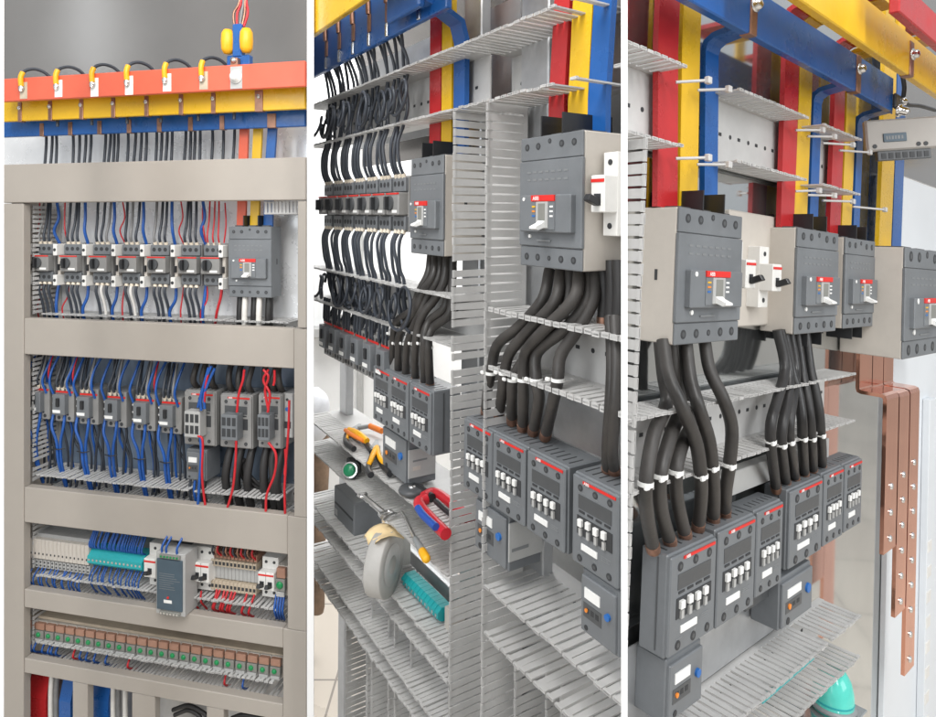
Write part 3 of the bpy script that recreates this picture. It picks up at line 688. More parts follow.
for i in range(26):
    x = p.x + (q.x - p.x) * (i + .5) / 26; s = random.uniform(-.006, .006)
    wire('L', [(x, .045, p.z + .034), (x + s * .4, .030, p.z + .050), (x + s, .05, p.z + .085)], .0019, 'wire_blue', f'short blue wire into the top of the teal terminals, {ORD[i]} from left', 'blue wires above the teal terminals')
    if i % 3 != 2 and i % 5: wire('L', [(x, .045, p.z + .002), (x + s, .028, p.z - .018), (x + s * 1.5, .030, p.z - random.uniform(.03, .045)), (x + s * 2.2, .048, p.z - .066)], .0016, 'wire_blue' if i % 5 else 'wire_white', f'{"blue" if i % 5 else "white"} wire falling from the teal terminals, {ORD[i]} place from left', 'wires below the teal terminals')
p = L3(88, 205); q = L3(258, 222)
for i in range(18):
    if i % 4 == 1: continue
    x = p.x + (q.x - p.x) * (i + .5) / 18; s = random.uniform(-.006, .006); bl = i % 4 != 1
    wire('L', [(x, .04, p.z + .008), (x + s, .024, p.z - .014), (x + s * 1.5, .030, p.z - random.uniform(.028, .04)), (x + s * 2.2, .048, p.z - .058)], .0016, 'wire_blue' if bl else 'wire_white', f'{"blue" if bl else "white"} wire falling from the slim grey relays, {ORD[i]} place from left', 'wires below the slim grey relays')
def lmcb(x0, x1, ytop, ybot, n, label):
    p, q = L3(x0, ybot, .025), L3(x1, ytop, .025); o = make_mcb(n, (q.x - p.x) / n, q.z - p.z, .07); put(o, 'L', p); o['label'] = label; o['group'] = 'miniature breakers of the third opening'
lmcb(428, 464, 142, 264, 1, 'white miniature breaker just left of the power supply, beige cabinet')
lmcb(552, 622, 155, 275, 3, 'white three-pole miniature breaker just right of the power supply, beige cabinet')
lmcb(768, 816, 186, 300, 2, 'white two-pole miniature breaker near the right stile, beige cabinet')
p, q = L3(463, 338, -.012), L3(549, 165, -.012)
t = thing('power_supply', 'L', p, 'blue-grey power supply with pale metal housing in the beige cabinet', 'power supply'); w_, h_ = q.x - p.x, q.z - p.z
k = MB(); k.box((0, .002, 0), (w_, .045, h_), 'light_grey_plastic', .001); k.box((w_ * .1, .044, h_ * .1), (w_ * .9, .11, h_ * .9), 'dark_plastic', .001); k.build('housing', t)
k = MB(); k.box((w_ * .05, -.0006, h_ * .085), (w_ * .93, .003, h_ * .90), 'psu_face', .0006)
for i in range(8): k.box((w_ * .14, -.0008, h_ * (.42 + .035 * i)), (w_ * random.uniform(.5, .86), .001, h_ * (.426 + .035 * i)), 'faint_print')
k.build('front_plate', t)
k = MB(); k.box((w_ * .30, -.001, h_ * .20), (w_ * .58, .001, h_ * .25), 'label_white'); k.cyl((w_ * .45, .001, h_ * .29), (w_ * .45, -.002, h_ * .29), .0024, 'label_red'); k.build('marking_plate', t)
for zz in (.0, .91):
    k = MB(); k.box((w_ * .16, -.003, h_ * (zz + .01)), (w_ * .86, .002, h_ * (zz + .07)), 'relay_grey', .0008)
    for i in range(6): k.cyl((w_ * (.23 + .11 * i), -.003, h_ * (zz + .04)), (w_ * (.23 + .11 * i), -.0038, h_ * (zz + .04)), .0024, 'led_green' if zz else 'steel', 8)
    k.build('terminal', t)
for i, (dx) in enumerate((.2, .35, .72)):
    wire('L', [(p.x + w_ * dx, -.006, q.z - .008), (p.x + w_ * dx, -.008, q.z + .012), (p.x + w_ * dx + .004, .02, q.z + .04)], .0024, 'wire_blue', f'blue wire entering the top of the power supply, {ORD[i]} from left', 'blue wires above the power supply')
p, q = L3(628, 272, .04), L3(764, 168, .04); w_, h_ = q.x - p.x, q.z - p.z
def make_tan():
    t = thing('tan_terminal', 'W', (0, 0, 0), 'x', 'terminal'); ww = w_ / 12 - .0006
    k = MB(); k.box((0, .008, h_ * .30), (ww, .06, h_ * .62), 'light_grey_plastic', .0004); k.box((0, 0, h_ * .64), (ww, .06, h_ * .80), 'tan', .0005); k.box((0, 0, h_ * .05), (ww, .06, h_ * .28), 'tan', .0005); k.box((.0006, .004, h_ * .82), (ww - .0006, .06, h_), 'relay_brown', .0004)
    for z in (.16, .72): k.box((.0014, -.0004, h_ * (z - .04)), (ww - .0014, .001, h_ * (z + .04)), 'recess_shade')
    k.build('body', t)
    return t
ta = Repeat(make_tan)
for i in range(12): ta('L', (p.x + w_ * i / 12, .04, p.z), f'tan terminal block, {ORD[i]} from left beside the three-pole breaker', 'tan terminals of the third opening')
for i in range(12):
    x = p.x + w_ * (i + .5) / 12; s = random.uniform(-.005, .005)
    wire('L', [(x, .045, p.z + h_ - .01), (x + s, .035, p.z + h_ + .008), (x + s, .06, p.z + h_ + .035)], .0022, ('wire_black', 'dull_copper', 'wire_red')[i % 3], f'{("black", "brown", "red")[i % 3]} wire above the tan terminals, {ORD[i]} from left', 'wires above the tan terminals')
    if 1 <= i <= 6 or i == 9 or i == 11: wire('L', [(x, .045, p.z + .01), (x + s, .030, p.z - .012), (x + s - .004, .03, p.z - .03), (x + s - .006, .06, p.z - .055)], .0026, 'wire_red', f'red wire falling from the tan terminals, {ORD[i]} place from left', 'red wires below the tan terminals')
for i, x in enumerate((575, 600)):
    a = L3(x, 270, .03); wire('L', [a, a + V((.002, -.004, -.02)), a + V((0, .02, -.05))], .002, 'wire_red', f'red wire below the three-pole white breaker, {ORD[i]} from left', 'red wires below the three-pole breaker')
p, q = L3(820, 290, .03), L3(850, 205, .03)
def make_ledrelay(w, h):
    t = thing('plug_in_relay', 'W', (0, 0, 0), 'x', 'relay')
    k = MB(); k.box((0, .01, 0), (w, .07, h), 'beige_plastic', .0008); k.box((w * .05, 0, h * .22), (w * .95, .012, h * .62), 'relay_grey', .0008); k.build('socket', t)
    k = MB(); k.box((w * .06, .002, h * .64), (w * .94, .03, h * .98), 'relay_brown', .001); k.build('cover', t)
    k = MB(); k.lathe([(h * .125, 0), (h * .12, .002), (h * .08, .0035), (0, .004)], (w * .45, .0, h * .43), 'led_green', 12, (0, -1, 0)); k.build('green_lamp', t)
    k = MB(); k.box((w * .1, -.0006, h * .04), (w * .9, .011, h * .2), 'light_grey_plastic', .0006); k.build('marking_plate', t)
    return t
o = make_ledrelay(q.x - p.x, q.z - p.z); put(o, 'L', p); o['label'] = 'single green-lamped relay at the right end of the third opening'
for i in range(4):
    x = p.x + .006 * i; wire('L', [(x, .035, p.z + .004), (x + .003, .022, p.z - .02), (x - .002, .04, p.z - .05)], .0024, 'wire_blue', f'blue wire under the single green-lamped relay, {ORD[i]} from left', 'blue wires under the single relay')
k = MB(); k.box((xo + .01, .08, lz(40, 556, .08) - .004), (XS[2] - .01, .09, lz(40, 556, .08) + .022), 'zinc', .001)
single('mounting_rail', k, 'L', 'zinc mounting rail running behind the devices of the third opening', 'rail')
# ---- fourth opening: row of relays
p = Q('L', 24.5, 500 + 418 / 2.98, .03); q = Q('L', 281, 500 + 540 / 2.98, .03); pt = Q('L', 24.5, 500 + 362 / 2.98, .03)
n = 24; pw = (q.x - p.x) / n; ph = pt.z - p.z; zb = (p.z + q.z) / 2
rl = Repeat(lambda: make_ledrelay(pw - .0012, ph))
for i in range(n): rl('L', (p.x + pw * i, .03, p.z + (q.z - p.z) * i / n), f'plug-in relay with brown cover and green lamp, {ORD[i]} from left', 'green-lamped relays of the fourth opening')
k = MB(); k.box((p.x, .045, pt.z + .002), (q.x, .10, pt.z + .008), 'tan', .0008); single('cover_strip', k, 'L', 'long tan strip running along the top of the green-lamped relay row', 'cover strip')
for i in range(14):
    x = p.x + (q.x - p.x) * random.random() * (.4 if i < 10 else 1); z1 = pt.z - .075
    wire('L', [(x, .04, p.z - .004), (x + .003, .03, p.z - .02), (x - .004, .07, p.z - .05)], .0022, 'wire_blue' if i < 11 else 'wire_red', f'{"blue" if i < 11 else "red"} wire below the green-lamped relays, dropping into the duct', 'blue wires below the relay row' if i < 11 else 'red wires below the relay row')
# ---- bottom openings
def L5(x, y, d=.05): return Q('L', x / 2.98, 500 + y / 2.98, d)
for i, (a, c, ty, m_, nm) in enumerate(((85, 140, 565, 'sleeve_red', 'red'), (180, 214, 575, 'sleeve_blue', 'blue'), (262, 326, 572, 'sleeve_blue', 'blue'))):
    p, q = L5(a, 647), L5(c, ty); k = MB(); k.strip([(0, .02, q.z - p.z + .05), (0, .0, q.z - p.z - .02), (0, 0, -.2)], (1, 0, 0), q.x - p.x, .008, m_)
    single('busbar', k, 'L', f'{nm} sleeved flat bar inside the {("leftmost", "leftmost", "second")[i]} bottom opening of the beige cabinet', 'busbar', loc=((p.x + q.x) / 2, .05, p.z))
for i, (x, w_) in enumerate(((150, 5), (166, 5), (336, 5), (352, 5), (372, 4))):
    p = L5(x, 647); wire('L', [(p.x, .055, p.z + .10), (p.x + .001, .05, p.z + .03), (p.x, .055, p.z - .2)], .0055, 'wire_grey' if i % 2 else 'wire_white', f'{"grey" if i % 2 else "pale"} cable in the bottom of the beige cabinet, {ORD[i]} from left', 'pale cables in the bottom openings', name='power_cable', cat='cable')
for i, (pts) in enumerate((((515, 625), (560, 612), (600, 630), (625, 650)), ((520, 640), (560, 626), (590, 640), (600, 655)), ((690, 650), (720, 640), (760, 645), (790, 655)))):
    wire('L', [tuple(L5(a, c, .03)) for a, c in pts] , .0045, 'cable_black', f'black cable arching in the bottom right openings of the cabinet, {ORD[i]} from left', 'black cables in the bottom openings', name='power_cable', cat='cable')
mark('L')
# ================================================================== MIDDLE: open mounting frame running away to the left
YM = .062
def qm(px, py, y=0.): return Q('M', px, py, y)
def A1(x, y): return 310 + x / 2.971, y / 2.971            # reading aids for the four enlarged views
def A2(x, y): return 310 + x / 2.971, 130 + y / 2.971
def A3(x, y): return 310 + x / 2.971, 340 + y / 2.971
def A4(x, y): return 310 + x / 2.971, 477 + y / 2.971
zA, zB = qm(439, 54).z, qm(436, 114).z
xl, xr = qm(313, 200).x - .05, qm(627, 200).x + .03
xv0, xv1 = qm(454, 250).x, qm(487, 250).x
bars_skip = [(qm(px, 100).x - xv1 - .010, qm(px, 100).x - xv1 + .012) for px in (563, 583, 603)]
comb_duct('M', xl, xv0 - .006, zA, zB, YM, -.002, 'left run of the top slotted duct beside coiled black wires, middle frame', .0135, base=.4)
comb_duct('M', xv0 - .004, xr, zA, zB, YM + .036, -.002, 'right run of the top slotted duct crossing red, yellow and blue bars, middle frame', .0125, base=.20, fw=.66,
          skip_b=[(q_[0] + (xv1 - xv0) + .004, q_[1] + (xv1 - xv0) + .004) for q_ in bars_skip], skip_t=[(q_[0] + (xv1 - xv0) + .004, q_[1] + (xv1 - xv0) + .004) for q_ in bars_skip[:2]])
zE, zE2 = qm(484, 308).z, qm(553, 390).z
comb_duct('M', xl, xv0 - .006, zE + .004, zE2 + .010, YM, -.002, 'left run of the slotted duct between breakers and contactors, middle frame', .0135, base=.4)
comb_duct('M', xv1 + .006, xr, zE, zE2, YM, -.002, 'right run of the slotted duct between breaker and contactors, middle frame', .0125, hook=.0012, base=.16, fw=.68)
zD, zD2 = qm(475, 575).z, qm(475, 622).z
comb_duct('M', xv1 + .004, xr, zD, zD2, YM + .045, -.004, 'right slotted duct running below the contactors, middle frame', .0125, base=.2)
zt_ = qm(325, 429).z
def mtray(py, py2, x1, lab, yb=YM + .05, yf_=-.004, base=.42, pitch=.0095):
    comb_duct('M', xl + .01, x1, qm(324, py, yf_).z, qm(324, py2, yf_).z, yb, yf_, lab, pitch, base=base)
mtray(432, 462, xv0 - .005, 'left slotted duct carrying the pliers and push button, middle frame', base=.55)
mtray(519, 536, xv0 - .005, 'left slotted duct under the grey spool and teal terminals, middle frame', yb=YM + .06, base=.25)
mtray(575, 592, xv0 - .005, 'lowest left slotted duct below the grey spool, middle frame', yb=YM + .06, base=.25)
comb_post('M', xv0, xv1, -1.3, zB - .003, YM, -.003, 'tall upright slotted duct splitting the middle frame in two', .0115)
x_a, x_b = qm(486, 690, .03).x, qm(505, 690, .03).x
comb_post('M', x_a, x_b + .02, -1.3, qm(500, 640, .03).z, YM + .04, .03, 'upright slotted duct below the right contactors, left one, middle frame', .0115)
comb_post('M', qm(533, 690, .03).x, qm(548, 690, .03).x, -1.3, qm(540, 665, .03).z, YM + .04, .05, 'upright slotted duct below the right contactors, right one, middle frame', .0115)
for i, (a, c) in enumerate(((346, 366), (371, 388), (394, 410))):
    comb_post('M', qm(a, 650, .02).x, qm(c, 650, .02).x, -1.5, qm(a, 592, .02).z - .01 - .002 * i, YM + .03, .02, f'upright slotted duct under the lowest left duct, {ORD[i]} from left, middle frame', .0105)
# mounting frame behind: sheet on the right, rails on the left
t = thing('open_rack', 'M', (xv0, YM, -1.5), 'grey metal back sheet and rails that carry the middle frame devices', 'mounting frame')
k = MB(); k.box((0, .100, .2), (.75, .103, 2.6), 'zinc'); k.build('back_sheet', t)
k = MB(); k.box((xl - .02 - xv0, YM + .003 - YM, 1.5 + .015), (.6, .008, 1.5 + .045), 'zinc', .001); k.build('mounting_rail', t)
k = MB(); k.box((xl - .02 - xv0, .003, 1.5 - .30), (.6, .008, 1.5 - .27), 'zinc', .001); k.build('mounting_rail', t)
k = MB(); k.box((-.10, .012, 0.2), (-.05, .03, 2.3), 'zinc', .002); k.build('upright', t)
k = MB(); k.box((.05, .012, 0.2), (.11, .03, 2.3), 'zinc', .002); k.build('upright', t)
k = MB(); k.box((xl + .02 - xv0, .012, .2), (xl + .06 - xv0, .03, 1.2), 'zinc', .002); k.build('upright', t)
k = MB(); k.box((qm(350, 60, .14).x - xv0, .112, 1.5 + zB - .03), (0, .114, 2.4), 'roof_sheet'); k.build('back_sheet', t)  # grey sheet added for a shadowed area behind the wires
k = MB(); k.box((xl - xv0, .062, 1.5 + zB + .002), (-.02, .064, 1.5 + zA + .10), 'zinc'); k.build('back_strap', t)
# busbars
def mbus(p_lo, p_hi, y, m, lab, x1, clips=(), th=.010):
    a = qm(*p_lo, y); c = qm(*p_hi, y); x0 = xl - .05
    t = thing('busbar', 'M', (x0, y, a.z), lab, 'busbar')
    k = MB(); k.box((0, 0, 0), (x1 - x0, th, c.z - a.z), m, .0015); k.build('sleeved_bar', t)
    h = c.z - a.z
    for (px, py) in clips:
        p = qm(px, py, y); xx = p.x - x0
        k = MB(); k.box((xx - .006, -.003, h * .28), (xx + .006, .0005, h * .62), 'dull_copper', .001); k.box((xx - .0045, -.004, h * .02), (xx + .0045, .0005, h * .26), 'steel', .001); k.cyl((xx, -.003, h * .62), (xx, -.004, h * .86), .0048, 'dull_copper', 8)
        k.build('cable_lug', t)
    return t
mb_ = mbus((313, 77), (313, 34), -.01, 'sleeve_blue', 'blue flat busbar with seven lugs across the top left of the middle frame', qm(446, 5, -.01).x,
     [(327, 45), (340, 38), (354, 30), (370, 20), (388, 8), (420, -8)])
mbus((313, 35), (313, -10), -.075, 'sleeve_yellow', 'yellow flat busbar in the top left corner of the middle frame', qm(470, -80, -.07).x)
zbus = qm(313, 77, -.01).z
for i, (px0, px1, ptop, col, nm, dx) in enumerate(((431, 442, 15, 'sleeve_red', 'red', 0), (443, 453, 15, 'sleeve_yellow', 'yellow', 0), (455, 466, 22, 'sleeve_blue', 'blue', 0))):
    a, c = qm(px0, 60, .046), qm(px1, 60, .046); xm, w_ = (a.x + c.x) / 2, c.x - a.x
    zt = .62 if nm != 'blue' else qm(460, 22, .046).z
    pts = [(xm, .048, zt), (xm, .048, .10)] if nm != 'blue' else [(xm - .0, -.03, zt + .022), (xm, .012, zt + .010), (xm, .040, zt - .004), (xm, .048, zt - .03), (xm, .048, .10)]
    k = MB(); k.strip(pts, (1, 0, 0), w_, .008, col)
    if nm == 'blue': k.box((xm - w_ / 2 - .075, -.034, zt + .006), (xm + w_ / 2, -.022, zt + .045), col, .003)
    single('busbar_dropper', k, 'M', f'{nm} sleeved bar dropping to the left breaker of the middle frame', 'busbar', 'droppers to the left breaker')
YB2 = .050
for i, (px0, px1, pb0, pb1, col, nm) in enumerate(((557, 572, 551, 567, 'sleeve_red', 'red'), (575, 596, 571, 590, 'sleeve_yellow', 'yellow'), (597, 614, 590, 609, 'sleeve_blue', 'blue'))):
    a, c = qm(px0, 5, YB2), qm(px1, 5, YB2); b0, b1 = qm(pb0, 100, YB2), qm(pb1, 100, YB2)
    x1, x2, w_ = (a.x + c.x) / 2, (b0.x + b1.x) / 2, (c.x - a.x + b1.x - b0.x) / 2
    k = MB(); k.strip([(x1 + (x1 - x2) * 2, YB2, a.z + .20), (x1, YB2, a.z), (x2, YB2, b0.z), (x2, YB2, .1015)], (1, 0, 0), w_, .008, col)
    single('busbar_dropper', k, 'M', f'wide {nm} sleeved bar dropping to the right breaker of the middle frame', 'busbar', 'droppers to the right breaker')
for i, px in enumerate((475, 483)):
    p = qm(px, 10, .10); k = MB(); k.box((p.x - .008, .10, .20), (p.x + .008, .106, .62), 'copper', .001)  # brownish copper-coloured strips behind the top duct
    single('copper_bar', k, 'M', f'brownish copper-coloured upright strip behind the top duct of the middle frame, {("left", "right")[i]} one', 'busbar', 'brownish strips behind the top duct')
# breakers
p, q = qm(518, 265), qm(581, 128)
big = make_mccb(q.x - p.x, .1495, .078); put(big, 'M', p); big['label'] = 'big grey moulded-case breaker with beige side at the right of the middle frame'
p = qm(409, 253); w_ = qm(441, 253).x - p.x
o = make_mccb(w_, .146, .070); put(o, 'M', p); o['label'] = 'smaller-looking grey moulded-case breaker next to the rotary starters, middle frame'
p, q = qm(585, 235, .028), qm(612, 152, .028)
o = make_mcb(1, .021, q.z - p.z, .050); put(o, 'M', (.003, .010, p.z)); o['label'] = 'white single-pole miniature breaker beside the big breaker, middle frame'
# rotary starters
zs = qm(392, 232).z
for i in range(7):
    x = qm(398, 230).x - .046 - .0555 * i
    starter('M', (x, .0, zs), f'rotary motor starter in the middle frame, {ORD[i]} counted leftward from the breaker', 'motor starters in the middle frame')
    for j in range(3):
        xx = x + .045 * (.2 + .3 * j); s = random.uniform(-.004, .004); s2 = random.uniform(-.003, .003)
        wire('M', [(xx, .016, zs + .088), (xx + s2, .006, zs + .112), (xx - s2, .004, zs + .145), (xx + s, .012, zB - .002), (xx + s * 4, .016, zB + .03), (xx - s * 5 - .01, .024, zA + .01), (xx - .006, .012, zA + .06), (xx - .004, .004, zbus + .012)], .0029, 'wire_black',
             f'black wire from busbar down to the {ORD[i]} middle-frame starter, {("left", "middle", "right")[j]} one', 'black wires above the middle-frame starters', (0,))
        wire('M', [(xx, .016, zs + .004), (xx + s, .006, zs - .02), (xx - s, .010, zs - .06), (xx + s2, .016, zE + .01), (xx - s2 * 3, .02, zE - .03), (xx + s * 3, .03, zE2 - .0), (xx + s2, .012, zE2 - .03), (xx, .012, qm(360, 366).z + .10)], .0029, 'wire_black',
             f'black wire from the {ORD[i]} middle-frame starter down to the small contactor, {("left", "middle", "right")[j]} one', 'black wires below the middle-frame starters', (0,))
random.seed(21)
for i in range(22):                           # loose coils lying in the two left ducts
    lo = i >= 12
    cx_ = xl + .07 + (.036 * i if not lo else .045 * (i - 12)); cz = (zA + zB) / 2 - .006 if not lo else (zE + zE2) / 2 + .008
    r_ = random.uniform(.018, .036); a0 = random.uniform(0, 6); yy = random.uniform(-.016, .014)
    wire('M', [(cx_ + r_ * 1.15 * math.cos(a0 + .62 * k_) + .003 * k_, yy + .010 * math.sin(k_ * .45 + a0) - .0006 * k_, cz + r_ * .95 * math.sin(a0 + .62 * k_)) for k_ in range(14)], .0027, 'wire_black',
         f'loop of spare black wire stuffed in the {"top" if not lo else "middle"} left duct, {ORD[i if not lo else i - 12]} from left', 'spare loops in the top left duct' if not lo else 'spare loops in the middle left duct', name='wire_loop')
# small contactors
zc = qm(354, 380).z
for i in range(6):
    x = qm(386, 370).x - .046 - .0575 * i
    smallc('M', (x, .0, zc + .012), f'small dark contactor in the middle frame, {ORD[i]} counted leftward from the big contactors', 'small contactors in the middle frame')
# large contactors, left group and right group
W7 = .070
cont = Repeat(lambda: make_contactor(W7, .0965, .052))
for i, px in enumerate((372.5, 388.5, 408.5)):
    p = qm(px, (440, 449, 461)[i]); 
    cont('M', (p.x, -.0, qm(408.5, 443).z), f'grey contactor of the left trio in the middle frame, {("far", "middle", "near")[i]} one', 'left trio of contactors, middle frame')
zr = qm(527, 531).z
for i, px in enumerate((462.5, 491.5, 526)):
    p = qm(px, 500); cont('M', (p.x, 0, zr), f'grey contactor of the right row in the middle frame, {ORD[i]} from left', 'right row of contactors, middle frame')
p = qm(571.5, 500); cont('M', (p.x, 0, zr), 'nearest grey contactor, cut by the white divider at the right of the middle frame', 'right row of contactors, middle frame')
# overload relays
for (px0, px1, pyt, pyb, yy, lab) in ((474, 506, 510, 556, .004, 'grey overload relay with blue dial under the first right contactor, middle frame'), (579, 616, 578, 640, .0, 'grey overload relay under the nearest right contactor, middle frame'),
                                      (382, 406, 420, 474, .01, 'grey overload relay with blue dial below the left contactor trio, middle frame')):
    b0 = qm(px0, pyb, yy); b1 = qm(px1, pyb, yy); tp = zr - .0005 if px0 > 450 else qm(408.5, 443).z - .0005
    zb_ = qm((px0 + px1) / 2, (pyb + (px1 - px0) * .3 + pyb) / 2, yy).z
    o = make_overload(b1.x - b0.x, tp - zb_, .055); put(o, "M", (b0.x, yy, zb_)); o['label'] = lab; o['group'] = 'overload relays of the middle frame'
b0 = qm(506.5, 556, .004)
k = MB(); k.box((0, 0, 0), (.002, .052, .048), 'light_grey_plastic', .0005); k.box((.0018, .004, .012), (.0024, .03, .016), 'faint_print')
single('bracket_plate', k, 'M', 'pale side plate on the overload relay under the first right contactor', 'plate', loc=(b0.x + .0005, .006, qm(506, 562, .004).z))
b0 = qm(406.5, 474, .01)
k = MB(); k.box((0, .0, 0), (.002, .050, .046), 'light_grey_plastic', .0006); k.box((.0018, .008, .012), (.0024, .022, .018), 'beige_plastic'); k.box((.0018, .008, .026), (.0024, .034, .029), 'faint_print')
single('label_plate', k, 'M', 'pale printed side plate on the overload relay below the left contactor trio', 'plate', loc=(b0.x + .0005, .012, qm(405, 478, .01).z))
# thick cables, right group
def mcable(pts, r, lab, grp, m='cable_brown', fn=None):
    P = [qm(*(fn(a, c) if fn else (a, c)), y) for a, c, y in pts]
    o = wire('M', P, r, m, lab, grp, name='power_cable', cat='cable', seg=12)
    d = (P[-1] - P[-2]).normalized(); k = MB(); k.cyl(P[-1] - d * .006, P[-1] + d * .006, r * 1.06, 'dull_copper', 12); k.build('copper_lug', o)
    return o
def A23(a, c): return (310 + a / 2.971, 130 + c / 2.971)      # second view, running on below its edge
paths = [[(712, 415, .035), (690, 505, .02), (620, 585, .012), (556, 640, .008), (538, 720, .006), (528, 770, .01), (522, 835, .03)],
         [(745, 415, .035), (730, 505, .016), (655, 590, .010), (595, 660, .006), (578, 720, .006), (572, 770, .01), (562, 845, .03)],
         [(775, 415, .04), (765, 510, .03), (720, 600, .022), (640, 680, .014), (604, 740, .01), (600, 790, .014), (600, 860, .03)],
         [(800, 415, .035), (785, 500, .014), (700, 590, .006), (642, 660, .004), (634, 740, .004), (634, 800, .01), (632, 880, .03)],
         [(830, 415, .045), (820, 510, .03), (760, 590, .02), (676, 660, .012), (672, 740, .006), (680, 800, .01), (664, 890, .03)],
         [(848, 415, .045), (840, 510, .034), (790, 600, .022), (745, 670, .012), (736, 740, .006), (722, 810, .01), (700, 905, .03)]]
for i, pp in enumerate(paths):
    mcable(pp, .0069, f'thick dark cable from the big middle-frame breaker to the contactors, {ORD[i]} from left', 'cables under the big middle-frame breaker', fn=A23)
    a, c, y = pp[4]; p = qm(*A23(a, c + 2), y)
    k = MB(); k.cyl(p + V((0, 0, -.0019)), p + V((0, 0, .0019)), .0076, 'label_white', 14); k.box(p + V((-.011, -.010, -.0022)), p + V((-.005, -.006, .0022)), 'label_white', .001)
    single('cable_clip', k, 'M', f'white clip on the {ORD[i]} thick cable above the right contactors, middle frame', 'cable clip', 'white clips on the middle-frame cables')
for i, (a, c) in enumerate(((892, 896), (905, 915))):
    mcable([(a, 555, .02), (a + 6, 690, .006), (a, 830, .0), (a - 8, 945, .01), (c - 12, 1010, .03)], .0062, f'thick cable entering the nearest contactor beside the divider, {("left", "right")[i]} one', 'cables of the nearest contactor', fn=A23)
for i, (px, off) in enumerate(((604, .05), (612, .045), (619, .04))):
    mcable([(px, 260, off), (px + 1, 290, off), (px, 322, off)], .008, f'dark cable dropping behind the duct beside the divider, {ORD[i]} from left', 'cables behind the right duct', 'cable_black')
def A5(a, c): return 313 + a / 5.973, 240 + c / 5.973
lp = [[(705, 95, .03), (690, 200, .02), (640, 300, .012), (590, 420, .006), (500, 490, .004), (480, 600, .006), (478, 760, .02)],
      [(735, 95, .03), (720, 210, .018), (660, 310, .010), (610, 430, .004), (520, 560, .006), (512, 660, .008), (510, 790, .02)],
      [(770, 95, .035), (750, 230, .024), (690, 330, .016), (640, 440, .008), (585, 560, .004), (560, 660, .008), (555, 810, .02)],
      [(800, 95, .035), (785, 240, .026), (730, 350, .018), (660, 440, .006), (625, 540, .002), (612, 660, .004), (612, 830, .02)],
      [(820, 95, .04), (810, 260, .034), (790, 400, .024), (700, 480, .014), (668, 560, .004), (664, 660, .004), (668, 860, .02)],
      [(835, 110, .04), (830, 300, .034), (815, 440, .026), (720, 520, .016), (690, 580, .008), (690, 680, .008), (700, 870, .02)]]
for i, pp in enumerate(lp):
    mcable(pp, .0066, f'thick dark cable from the left middle-frame breaker to the contactor trio, {ORD[i]} from left', 'cables under the left middle-frame breaker', fn=A5)
    a, c, y = pp[5]; p = qm(*A5(a, c - 40), y)
    k = MB(); k.cyl(p + V((0, 0, -.0019)), p + V((0, 0, .0019)), .0073, 'label_white', 12); k.box(p + V((-.010, -.009, -.0022)), p + V((-.005, -.006, .0022)), 'label_white', .001)
    single('cable_clip', k, 'M', f'white clip on the {ORD[i]} thick cable above the left contactor trio', 'cable clip', 'white clips above the contactor trio')
# ---- tools and loose things lying on the left ducts
zT = qm(324, 432, -.004).z + .0016
def qt(px, py, dz=0.): return QZ('M', px, py, zT + dz)
def pliers(name, pts_l, pts_r, tip, gl, gr, inner, head, r, lab, cat='pliers'):
    t = thing(name, 'M', qt(*pts_l[0]), lab, cat); o = t.matrix_world.translation; o = INV['M'] @ o
    piv = qt(*head, .008) - o
    for pp, g in ((pts_l, gl), (pts_r, gr)):
        P = [piv] + [qt(a, c, .008) - o for a, c in pp]
        k = MB(); k.tube(P, r, g, 10); k.build('handle', t)
        k = MB(); k.tube([p_ + V((0, -.0035, .003)) if False else p_.lerp(piv, .12) + V((0, 0, r * .55)) for p_ in P[:-1]] , r * .62, inner, 8); k.build('grip_inlay', t)
    tp = qt(*tip, .008) - o; d = (tp - piv); sd = V((-d.y, d.x, 0)).normalized()
    k = MB(); k.lathe([(0, -.006), (r * 1.8, -.006), (r * 1.8, .005), (r * .8, .006), (0, .006)], piv, 'tape_grey', 16)
    k.prism([piv + sd * r * 1.4 - V((0, 0, .005)), tp + sd * r * .5 - V((0, 0, .005)), tp - sd * r * .5 - V((0, 0, .005)), piv - sd * r * 1.4 - V((0, 0, .005))], (0, 0, .010), 'tape_grey'); k.build('jaws', t)
    return t
pliers('pliers', [(348, 432), (346, 442), (354, 449)], [(364, 441), (368, 446), (372, 452)], (360, 426), 'black_plastic', 'black_plastic', 'grip_yellow', (354, 431), .0055, 'pliers with black and yellow grips at the far end of the left duct')
pliers('pliers', [(370, 462), (368, 470), (371, 475)], [(382, 464), (387, 470), (390, 474)], (377, 442), 'black_plastic', 'black_plastic', 'grip_yellow', (375, 449), .0055, 'pliers with black and yellow grips spread open, below the left trio relay')
for (pa, pb, m_, lab) in (((352, 431), (366, 441), 'grip_yellow', 'yellow handle strip on the far pliers'), ):
    pass
k = MB(); a, c = qt(349, 430, .016), qt(367, 441, .016); k.tube([a, a.lerp(c, .5) + V((0, 0, .004)), c], .006, 'grip_yellow', 10); k.tube([a + V((-.004, -.006, 0)), a.lerp(c, .5) + V((-.004, -.008, 0)), c + V((-.003, -.005, 0))], .004, 'grip_orange', 8)
single('screwdriver_grip', k, 'M', 'yellow and orange tool grip resting across the far pliers', 'tool')
k = MB(); ap = qt(377, 447, .018); k.tube([ap, qt(372, 458, .016), qt(369, 464, .012)], .0042, 'grip_yellow', 10); k.tube([ap, qt(380, 458, .016), qt(386, 465, .012)], .0042, 'grip_yellow', 10)
single('wire_stripper', k, 'M', 'yellow forked spring handle of a wire stripper on the left duct', 'tool')
k = MB(); a, c = qt(370, 426, .014), qt(382, 431, .014); k.tube([a, c], .006, 'grip_orange', 10); k.cyl(qt(358, 428, .012), a, .0045, 'tape_grey', 10)
single('marker_pen', k, 'M', 'orange and grey pen lying behind the pliers on the left duct', 'pen')
